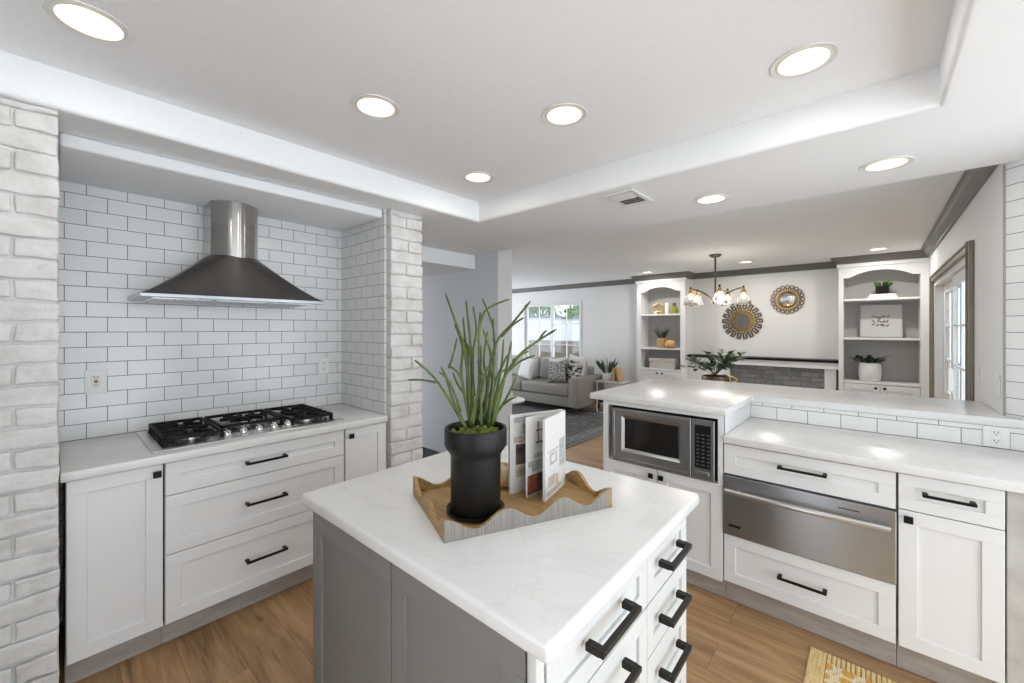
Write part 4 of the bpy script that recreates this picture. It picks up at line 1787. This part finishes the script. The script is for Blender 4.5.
# ---------------- chandelier
def chandelier():
    cx, cy = -1.50, 5.50
    t = thing('chandelier', 'bronze chandelier with brass sockets and clear glass bell shades', 'chandelier', (cx, cy, H_LIV))
    bm = new()
    lathe(bm, [(0, 0), (.072, 0), (.072, -.012), (.05, -.03), (.02, -.036), (0, -.036)], (cx, cy, H_LIV - .001), 32)
    obj('canopy', bm, M['bronze_dk'], t, smooth=True, sharp=40)
    bm = new()
    tube(bm, [(cx, cy, H_LIV - .036), (cx, cy, 1.90)], .0115, 12)
    obj('rod', bm, M['bronze_dk'], t, smooth=True, sharp=40)
    bm = new()
    lathe(bm, [(0, .03), (.014, .03), (.03, .015), (.034, -.01), (.03, -.035), (.014, -.05), (.01, -.07), (0, -.075)], (cx, cy, 1.88), 24)
    obj('hub', bm, M['gold'], t, smooth=True)
    # first arm points to the right of the photograph
    for k in range(5):
        a = YAW + PI + k * 2 * PI / 5
        d = Vector((math.cos(a), math.sin(a), 0))
        c = Vector((cx, cy, 0))
        pts = []
        for q in range(11):
            u = q / 10
            pts.append(c + d * (.03 + .28 * u) + Vector((0, 0, 1.855 + .135 * math.sin(u * PI / 2))))
        bm = new()
        tube(bm, pts, .0075, 10)
        ar = obj('arm', bm, M['bronze_dk'], t, smooth=True)
        e = c + d * .31 + Vector((0, 0, 1.986))
        bm = new()
        lathe(bm, [(0, .028), (.007, .028), (.011, .02), (.012, .004), (0, .004)], e, 16)
        obj('finial', bm, M['black'], ar, smooth=True)
        bm = new()
        lathe(bm, [(.0, .003), (.014, .003), (.017, -.012), (.024, -.02), (.024, -.034), (.032, -.042), (.034, -.056), (.0, -.056)], e, 20)
        obj('socket', bm, M['gold'], ar, smooth=True, sharp=50)
        bm = new()
        lathe(bm, [(.030, -.0565), (.045, -.066), (.058, -.09), (.070, -.135), (.083, -.195), (.080, -.195), (.067, -.135), (.055, -.092), (.043, -.069), (.030, -.0600), (.030, -.0565)], e, 28)
        obj('shade', bm, M['pane_lamp'], ar, smooth=True)
        bm = new()
        lathe(bm, [(0, -.057), (.009, -.057), (.012, -.07), (.02, -.09), (.022, -.105), (.016, -.122), (0, -.13)], e, 16)
        obj('bulb', bm, M['filament'], ar, smooth=True)
    d = bpy.data.lights.new('chandelier_lamp', 'POINT')
    d.energy = 5
    d.color = (1, .93, .84)
    d.shadow_soft_size = .2
    o = bpy.data.objects.new('chandelier_lamp', d)
    col.objects.link(o)
    o.parent = t
    o.location = (0, 0, 1.78 - H_LIV)


M['pane_lamp'] = mat('ribbed_lamp_glass', (1, 1, 1), .22, 0, Transmission_Weight=.9, IOR=1.12)
chandelier()

# ---------------- dining table (behind the bar) with centrepiece
dt = thing('dining_table', 'round dark dining table behind the bar under the chandelier', 'table', (-1.5, 5.5, 0))
bm = new()
lathe(bm, [(0, .72), (.56, .72), (.58, .735), (.58, .75), (0, .75)], (-1.5, 5.5, 0), 48)
obj('tabletop', bm, M['leg_wood'], dt, smooth=True, sharp=40)
bm = new()
lathe(bm, [(0, 0.001), (.28, 0.001), (.27, .03), (.06, .06), (.05, .4), (.08, .719), (0, .719)], (-1.5, 5.5, 0), 32)
obj('pedestal', bm, M['leg_wood'], dt, smooth=True, sharp=50)


def leaf(bm, p, d, L, w, up, curl=.15):
    """a pointed oval leaf of two rows, thickened"""
    d = d.normalized()
    s = d.cross(up)
    if s.length < 1e-3:
        s = d.cross(Vector((1, 0, 0)))
    s.normalize()
    n = s.cross(d)
    rows = []
    for u, k in ((0, .12), (.25, .75), (.5, 1), (.78, .7), (1, .05)):
        c = p + d * (L * u) - n * (curl * L * u * u)
        rows.append((bm.verts.new(c - s * w / 2 * k + n * .12 * w * k), bm.verts.new(c), bm.verts.new(c + s * w / 2 * k + n * .12 * w * k)))
    for a, b in zip(rows, rows[1:]):
        bm.faces.new((a[0], a[1], b[1], b[0]))
        bm.faces.new((a[1], a[2], b[2], b[1]))


def foliage(center, n, R, Lr, wr, seed, spread=(1, 1, .6), stems=True, zbias=.2, per=9):
    r = random.Random(seed)
    bl, bs = new(), new()
    for i in range(n):
        a = 2 * PI * i / n + r.uniform(-.3, .3)
        el = r.uniform(.05, 1.1)
        d = Vector((math.cos(a) * math.cos(el) * spread[0], math.sin(a) * math.cos(el) * spread[1], math.sin(el) * spread[2] + zbias))
        end = center + d * R * r.uniform(.7, 1.05)
        mid = center + (end - center) * .5 + Vector((0, 0, R * .12))
        tube(bs, [center, mid, end], [.004, .003, .0015], 5)
        for k in range(per):
            u = .3 + .7 * k / (per - 1)
            p = center * (1 - u) ** 2 + mid * 2 * u * (1 - u) + end * u * u
            dd = Vector((r.uniform(-1, 1), r.uniform(-1, 1), r.uniform(-.4, .8))) + (end - center).normalized() * .8
            leaf(bl, p, dd, r.uniform(*Lr), r.uniform(*wr), Vector((0, 0, 1)), r.uniform(0, .3))
    return bl, bs


cb = thing('centerpiece', 'leafy eucalyptus arrangement in a bronze bowl behind the bar', 'plant', (-1.5, 5.5, .751))
bm = new()
lathe(bm, [(0, 0), (.08, 0), (.10, .01), (.145, .05), (.16, .10), (.15, .155), (.14, .155), (.148, .10), (.13, .055), (0, .03)], (-1.5, 5.5, .751), 36)
obj('bowl', bm, M['bronze_dk'], cb, smooth=True, sharp=60)
bm = new()
tube(bm, [Vector((-1.5, 5.5, 0)) + Rt * (.10 + .17 * math.sin(PI * q / 10)) + Vector((0, 0, .79 + .13 * q / 10)) for q in range(11)], .008, 8)
obj('bowl_handle', bm, M['gold'], cb, smooth=True)
bl, bs = foliage(Vector((-1.5, 5.5, .91)), 20, .45, (.06, .09), (.06, .08), 5, (1, 1, .55), per=9)
obj('leaves', bl, M['euc'], cb)
obj('stems', bs, M['leaf_dk'], cb)


# ---------------- sofa
def soft(bm, x0, x1, y0, y1, z0, z1, r=.05, puff=.02, mtx=None, seed=0):
    vs = box(bm, x0, x1, y0, y1, z0, z1, r, 4)
    return vs


sf = thing('sofa', 'grey linen sofa under the living room window', 'sofa', (-5.0, 6.4, 0))
SX0, SX1, SYF, SYB = -6.35, -3.765, 5.90, 6.82
bm = new()
box(bm, SX0, SX1 - .002, SYF + .03, SYB, .13, .30, .02, 2)
obj('frame', bm, M['sofa'], sf, smooth=True, sharp=40)
for xa, xb in ((SX1 - .205, SX1), (SX0, SX0 + .205)):
    bm = new()
    box(bm, xa, xb, SYF, SYB, .13, .645, .025, 3)
    obj('arm', bm, M['sofa'], sf, smooth=True, sharp=40)
bm = new()
box(bm, SX0 + .207, SX1 - .207, SYB - .20, SYB, .302, .78, .04, 3)
obj('backrest', bm, M['sofa'], sf, smooth=True, sharp=40)
w3 = (SX1 - .21 - SX0 - .21) / 2
for k in range(2):
    a = SX0 + .21 + k * w3
    bm = new()
    box(bm, a + .004, a + w3 - .004, SYF + .015, SYB - .21, .305, .505, .05, 4)
    obj('seat_cushion', bm, M['sofa'], sf, smooth=True, sharp=50)
    bm = new()
    box(bm, a + .01, a + w3 - .01, 0, .14, 0, .44, .065, 5, Matrix.Translation((0, SYB - .38, .507)) @ Matrix.Rotation(-.14, 4, 'X'))
    obj('back_cushion', bm, M['cushion_grey'], sf, smooth=True, sharp=50)
for x in (SX0 + .09, SX1 - .09):
    for y in (SYF + .08, SYB - .08):
        bm = new()
        lathe(bm, [(0, .0155), (.018, .0155), (.03, .129), (0, .129)], (x, y, 0), 12)
        obj('leg', bm, M['leg_wood'], sf, smooth=True, sharp=50)


def pillow(label, m, x, y, z, w, h, tilt, yaw, roll=0.):
    bm = new()
    N = 14
    grid = [[[None] * (N + 1) for _ in range(N + 1)] for _ in range(2)]
    for s in (0, 1):
        for i in range(N + 1):
            for j in range(N + 1):
                u, v_ = i / N * 2 - 1, j / N * 2 - 1
                k = (1 - u ** 4) * (1 - v_ ** 4)
                dent = 1 - .10 * (1 - abs(u)) * (v_ > 0) * v_
                px = u * w / 2 * (1 - .06 * (1 - v_ * v_))
                pz = v_ * h / 2 * (1 - .06 * (1 - u * u)) * dent
                py = (1 if s else -1) * .075 * k ** .5
                edge = i in (0, N) or j in (0, N)
                if edge and s:
                    grid[1][i][j] = grid[0][i][j]
                else:
                    grid[s][i][j] = bm.verts.new((px, py, pz))
    for s in (0, 1):
        for i in range(N):
            for j in range(N):
                q = (grid[s][i][j], grid[s][i + 1][j], grid[s][i + 1][j + 1], grid[s][i][j + 1])
                bm.faces.new(q if s == 0 else q[::-1])
    T = Matrix.Translation((x, y, z + h / 2)) @ Matrix.Rotation(yaw, 4, 'Z') @ Matrix.Rotation(-tilt, 4, 'X') @ Matrix.Rotation(roll, 4, 'Y')
    o = obj('throw_pillow', bm, m, smooth=True)
    o.matrix_world = T
    return tag(o, label, 'pillow', 'throw pillows on the sofa')


pillow('white throw pillow at the left end of the sofa, left of the window', M['cushion_white'], -5.12, 6.20, .506, .46, .44, .30, -.25, .1)
pillow('speckled charcoal and white throw pillow in the middle of the sofa', M['speckled'], -4.37, 6.14, .506, .36, .42, .30, .15, -.10)
pillow('black and white zebra striped throw pillow beside the right sofa arm', M['zebra'], -4.10, 6.30, .506, .34, .42, .22, -.3, .05)
pillow('white throw pillow tucked behind the speckled pillow', M['cushion_white'], -4.52, 6.36, .506, .36, .45, .16, 0, -.12)
pillow('white throw pillow tucked behind the zebra striped pillow', M['cushion_white'], -4.16, 6.47, .55, .36, .46, .12, .1, .1)

# side table
stt = thing('side_table', 'grey topped side table with white tube legs beside the sofa', 'table', (-3.45, 6.6, 0))
bm = new()
box(bm, -3.74, -3.19, 6.38, 6.82, .545, .572, .004, 2)
obj('tabletop', bm, M['stone_top'], stt)
for y in (6.42, 6.78):
    bm = new()
    tube(bm, [(-3.70, y, .544), (-3.70, y, .04), (-3.68, y, .012), (-3.26, y, .012), (-3.23, y, .04), (-3.23, y, .544)], .012, 8)
    obj('leg', bm, M['plate'], stt, smooth=True, sharp=50)
bm = new()
box(bm, -3.71, -3.22, 6.42, 6.78, .20, .215)
obj('lower_shelf', bm, M['leg_wood'], stt)

# snake plant on the side table
t = thing('potted_plant', 'spiky dark green snake plant in a pale pot on the side table', 'plant', (-3.61, 6.62, .573))
bm = new()
lathe(bm, [(0, 0), (.07, 0), (.085, .02), (.088, .13), (.08, .13), (.076, .11), (0, .11)], (-3.61, 6.62, .573), 28)
obj('pot', bm, M['white_ceramic'], t, smooth=True, sharp=50)
bm = new()
r_ = random.Random(3)
for i in range(17):
    a = r_.uniform(0, 2 * PI)
    lean = r_.uniform(.1, .9)
    d = Vector((math.cos(a) * lean, math.sin(a) * lean * .7, 1))
    leaf(bm, Vector((-3.61 + .03 * math.cos(a), 6.62 + .03 * math.sin(a), .68)), d, r_.uniform(.22, .34), .045, Vector((math.sin(a), -math.cos(a), .3)), .1)
obj('leaves', bm, M['leaf_dk'], t)
# two tan books leaning beside it
for k, (x, tilt, lab) in enumerate(((-3.455, 0.0, 'upright tan book beside the snake plant on the side table'), (-3.352, .25, 'tan book leaning against the upright book on the side table'))):
    t = thing('book', lab, 'book', (x, 6.6, .573), 0, 'books on the side table')
    T = Matrix.Translation((x, 6.6, .5735)) @ Matrix.Rotation(-tilt, 4, 'Y')
    bm = new()
    box(bm, 0, .006, -.08, .08, 0, .23, 0, 1, T)
    box(bm, .034, .04, -.08, .08, 0, .23, 0, 1, T)
    box(bm, .006, .034, -.08, -.074, 0, .23, 0, 1, T)
    obj('cover', bm, M['book_tan'], t)
    bm = new()
    box(bm, .0065, .0335, -.0735, .076, .004, .226, 0, 1, T)
    obj('pages', bm, M['page'], t)

# coffee table
ct = thing('coffee_table', 'round white coffee table in front of the sofa', 'table', (-4.22, 4.56, 0))
bm = new()
lathe(bm, [(0, .385), (.26, .385), (.31, .40), (.31, .42), (.30, .425), (0, .425)], (-4.22, 4.56, 0), 44)
obj('tabletop', bm, M['white_ceramic'], ct, smooth=True, sharp=40)
bm = new()
lathe(bm, [(0, .0165), (.2, .0165), (.19, .03), (.05, .06), (.04, .3), (.09, .384), (0, .384)], (-4.22, 4.56, 0), 32)
obj('pedestal', bm, M['white_ceramic'], ct, smooth=True, sharp=50)
t = rebase(tag((lambda bm: (lathe(bm, [(0, 0), (.05, 0), (.10, .04), (.12, .075), (.112, .075), (.09, .04), (0, .012)], (-4.24, 4.60, .4255), 30), obj('bowl', bm, M['white_ceramic'], smooth=True))[1])(new()),
               'shallow white bowl on the round coffee table', 'bowl'), (-4.24, 4.60, .4255))

# living room rug
rr = thing('living_room_rug', 'large distressed grey rug with a pale border under the sofa', 'rug', (-4.8, 5.0, 0))
bx('field', M['rug_grey'], rr, -6.5, -3.14, 4.05, 6.2, .001, .0115)
bm = new()
for a in ((-6.75, -2.87, 3.80, 4.049), (-6.75, -2.87, 6.201, 6.45), (-3.139, -2.87, 4.05, 6.2), (-6.75, -6.501, 4.05, 6.2)):
    box(bm, *a, .001, .0115)
obj('border', bm, M['rug_border'], rr)
bm = new()
for a in ((-6.68, -2.93, 3.86, 3.885), (-2.955, -2.93, 3.885, 6.4), (-3.16, -3.135, 4.07, 6.2)):
    box(bm, *a, .0117, .0122)
obj('border_line', bm, M['rug_grey'], rr)

# ---------------- shelf objects, right bookcase
ys = 7.0
t = thing('potted_plant', 'small green succulent in a black pot on the top right shelf', 'plant', (.06, ys, 1.932))
bm = new()
lathe(bm, [(0, 0), (.06, 0), (.065, .01), (.066, .10), (.06, .10), (.058, .085), (0, .085)], (.06, ys, 1.932), 24)
obj('pot', bm, M['pot'], t, smooth=True, sharp=50)
bm = new()
r_ = random.Random(8)
for i in range(34):
    a = r_.uniform(0, 2 * PI)
    d = Vector((math.cos(a) * r_.uniform(.2, 1), math.sin(a) * r_.uniform(.2, .8), r_.uniform(.5, 1.1)))
    leaf(bm, Vector((.06 + .03 * math.cos(a), ys + .03 * math.sin(a), 2.02)), d, r_.uniform(.06, .10), .035, Vector((math.sin(a), -math.cos(a), .2)), -.1)
obj('leaves', bm, M['leaf'], t)
for k, (z, w, lab) in enumerate(((1.879, .28, 'white book at the bottom of the stack under the succulent'), (1.906, .25, 'white book on top of the stack under the succulent'))):
    t = thing('book', lab, 'book', (.06, ys - .02, z), 0, 'white books on the top right shelf')
    bm = new()
    x0 = .06 - w / 2
    box(bm, x0, x0 + w, 6.90, 7.08, z + .0005, z + .0035)
    box(bm, x0, x0 + w, 6.90, 7.08, z + .0215, z + .0245)
    box(bm, x0, x0 + w, 6.90, 6.904, z + .0035, z + .0215)
    obj('cover', bm, M['white_ceramic'], t)
    bx('pages', M['page'], t, x0 + .004, x0 + w - .004, 6.905, 7.077, z + .004, z + .021)
# framed leaf print
t = thing('framed_print', 'square grey framed print of dark scattered leaf shapes on the middle right shelf', 'picture', (.045, 7.05, 1.379))
T = Matrix.Translation((.045, 7.06, 1.3795)) @ Matrix.Rotation(-.12, 4, 'X')
bm = new()
hw, hh = .205, .43
box(bm, -hw, hw, -.012, .012, 0, hh, .002, 1, T)
obj('frame', bm, M['cushion_grey'], t)
bm = new()
box(bm, -hw + .012, hw - .012, -.0135, -.0125, .012, hh - .012, 0, 1, T)
pr = obj('paper', bm, M['paper_grey'], t)
bm = new()
r_ = random.Random(21)
for i in range(15):
    cx, cz, a = -.064 + .032 * (i % 5) + r_.uniform(-.01, .01), .165 + .05 * (i // 5) + r_.uniform(-.012, .012), r_.uniform(-.9, 1.3)
    pts = [(.021 * math.cos(q * PI / 5) * 1.0, .008 * math.sin(q * PI / 5)) for q in range(10)]
    prism(bm, pts, 0, .0008, T @ Matrix.Translation((cx, -.0138, cz)) @ Matrix.Rotation(PI / 2, 4, 'X') @ Matrix.Rotation(a, 4, 'Z'))
obj('leaf_motif', bm, M['ink'], pr)
# white planter with leaves
t = thing('potted_plant', 'dark leafy plant in a round white ceramic planter on the lower right shelf', 'plant', (-.06, 7.0, .821))
bm = new()
lathe(bm, [(0, 0), (.09, 0), (.105, .015), (.115, .10), (.112, .20), (.106, .232), (.096, .232), (.10, .2), (0, .19)], (-.06, 7.0, .821), 36)
obj('planter', bm, M['white_ceramic'], t, smooth=True, sharp=60)
bl, bs = foliage(Vector((-.06, 7.0, 1.03)), 11, .19, (.05, .08), (.03, .045), 9, (1, .6, .5), per=7)
obj('leaves', bl, M['leaf_dk'], t)
obj('stems', bs, M['leaf_dk'], t)

# ---------------- shelf objects, left bookcase
zs = 1.746
t = thing('geometric_ornament', 'gold wire polyhedron ornament on the top left shelf', 'ornament', (-2.83, ys, zs))
bm = new()
ico = bmesh.new()
bmesh.ops.create_icosphere(ico, subdivisions=1, radius=.105)
for e in ico.edges:
    a, b = [Vector((-2.83, ys, zs + .096)) + v_.co for v_ in e.verts]
    tube(bm, [a, b], .0045, 6)
ico.free()
rebase(obj('wire_frame', bm, M['gold'], None), (0, 0, 0)).parent = None
wf_ = bpy.data.objects[-1] if False else None
for o in list(col.objects):
    if o.name.startswith('wire_frame'):
        o.parent = t
        o.location = (-t.location.x, -t.location.y, -t.location.z)
t = thing('candle', 'cream pillar candle beside the gold polyhedron on the top left shelf', 'candle', (-2.675, ys, zs))
bm = new()
lathe(bm, [(0, 0), (.036, 0), (.037, .004), (.037, .19), (.033, .195), (0, .19)], (-2.675, ys, zs + .0005), 24)
obj('wax', bm, M['wax'], t, smooth=True, sharp=50)
bm = new()
tube(bm, [(-2.675, ys, zs + .188), (-2.674, ys, zs + .205)], .0015, 6)
obj('wick', bm, M['slot'], t)
t = thing('bottle', 'squat amber green glass bottle with dark stopper on the top left shelf', 'bottle', (-2.555, ys, zs))
bm = new()
lathe(bm, [(0, 0), (.055, 0), (.062, .015), (.060, .08), (.045, .115), (.025, .125), (.025, .14), (0, .14)], (-2.555, ys, zs + .0005), 28)
M['olive'] = mat('olive_glaze', (.30, .27, .05), .15)
obj('body', bm, M['olive'], t, smooth=True, sharp=60)
bm = new()
lathe(bm, [(0, .1405), (.028, .1405), (.03, .15), (.028, .185), (0, .19)], (-2.555, ys, zs + .0005), 20)
obj('stopper', bm, M['bronze_dk'], t, smooth=True, sharp=60)
zs = 1.166
t = thing('potted_plant', 'dark spiky plant in a tan wood pot on the middle left shelf', 'plant', (-2.77, ys, zs))
bm = new()
lathe(bm, [(0, 0), (.075, 0), (.082, .01), (.082, .165), (.075, .165), (.072, .15), (0, .15)], (-2.77, ys, zs + .0005), 28)
obj('pot', bm, M['terracotta'], t, smooth=True, sharp=50)
bm = new()
r_ = random.Random(14)
for i in range(26):
    a = r_.uniform(0, 2 * PI)
    d = Vector((math.cos(a) * r_.uniform(.1, .8), math.sin(a) * r_.uniform(.1, .5), 1))
    leaf(bm, Vector((-2.77 + .03 * math.cos(a), ys + .03 * math.sin(a), zs + .15)), d, r_.uniform(.13, .24), .024, Vector((math.sin(a), -math.cos(a), .2)), .1)
obj('leaves', bm, M['leaf_dk'], t)
bm = new()
lathe(bm, [(0, 0), (.06, 0), (.085, .02), (.092, .06), (.085, .10), (.055, .128), (.05, .14), (.042, .14), (.045, .12), (0, .11)], (-2.595, ys - .07, zs + .0005), 28)
rebase(tag(obj('round_vase', bm, M['terracotta'], smooth=True, sharp=60), 'round honey coloured wooden vase beside the tan pot on the middle left shelf', 'vase'), (-2.595, ys - .07, zs))
t = thing('storage_box', 'greige fabric storage box with lid on the bottom left shelf', 'box', (-2.73, ys, .811))
bx('box_body', M['box'], t, -2.945, -2.515, 6.90, 7.12, .8115, .93, bev=.003)
bx('lid', M['box'], t, -2.952, -2.508, 6.893, 7.127, .931, .985, bev=.004)

# ================================================================== OUTDOORS
bm = new()
box(bm, -22, 6, Y_BACK + .15, 30, -.35, -.15)
struct('floor_garden', bm, M['concrete'])
bm = new()
box(bm, X_R + .13, 6, 3.5, Y_BACK + .149, -.35, -.15)
struct('floor_patio', bm, M['concrete'])
fn = thing('garden_fence', 'brown board fence outside the window', 'fence', (-8, 11, -.15))
bm = new()
box(bm, -16, -2, 11.0, 11.03, -.15, .98)
obj('boards', bm, M['fence'], fn)
bm = new()
box(bm, -16, -2, 10.96, 11.05, .981, 1.11)
obj('top_rail', bm, M['fence_rail'], fn)
hs = thing('neighbour_house', 'pale house with a low gable beyond the fence', 'house', (-10, 16, -.15))
bm = new()
for_pts = [(-22, -.15), (-5, -.15), (-5, 1.70), (-11.2, 2.0), (-22, 1.45)]
prism(bm, for_pts, 0, 5, Matrix.Translation((0, 19, 0)) @ Matrix.Rotation(PI / 2, 4, 'X'))
obj('gable_wall', bm, M['house'], hs)
bm = new()
prism(bm, [(-22.2, 1.452), (-11.2, 2.002), (-4.7, 1.692), (-4.7, 1.78), (-11.2, 2.10), (-22.2, 1.54)], 0, 5.2, Matrix.Translation((0, 19.1, 0)) @ Matrix.Rotation(PI / 2, 4, 'X'))
obj('roof', bm, M['eave'], hs)


def tree(label, x, y, h, R, seed):
    t = thing('tree', label, 'tree', (x, y, -.15), 0, 'trees beyond the fence')
    r = random.Random(seed)
    bm = new()
    tube(bm, [(x, y, -.15), (x + .05, y, h * .4), (x, y, h * .8)], [.16, .12, .06], 8)
    obj('trunk', bm, M['bark'], t, smooth=True)
    bm = new()
    for i in range(1500):
        a, b, q = r.uniform(0, 2 * PI), math.acos(r.uniform(-1, 1)), R * r.uniform(.5, 1)
        p = Vector((x + q * math.sin(b) * math.cos(a) * 1.25, y + q * math.sin(b) * math.sin(a), h * .78 + q * math.cos(b) * .75))
        q = r.uniform(.75, 1)
        leaf(bm, p, Vector((r.uniform(-1, 1), r.uniform(-1, 1), r.uniform(-.6, .6))), r.uniform(.22, .36), r.uniform(.12, .2), Vector((0, 0, 1)), .1)
    obj('crown', bm, M['treeleaf'], t)


tree('bright green tree beyond the fence at the left of the window', -16.4, 21, 3.1, 1.35, 31)
tree('bright green tree beyond the fence at the middle of the window', -12.9, 21, 3.0, 1.1, 32)
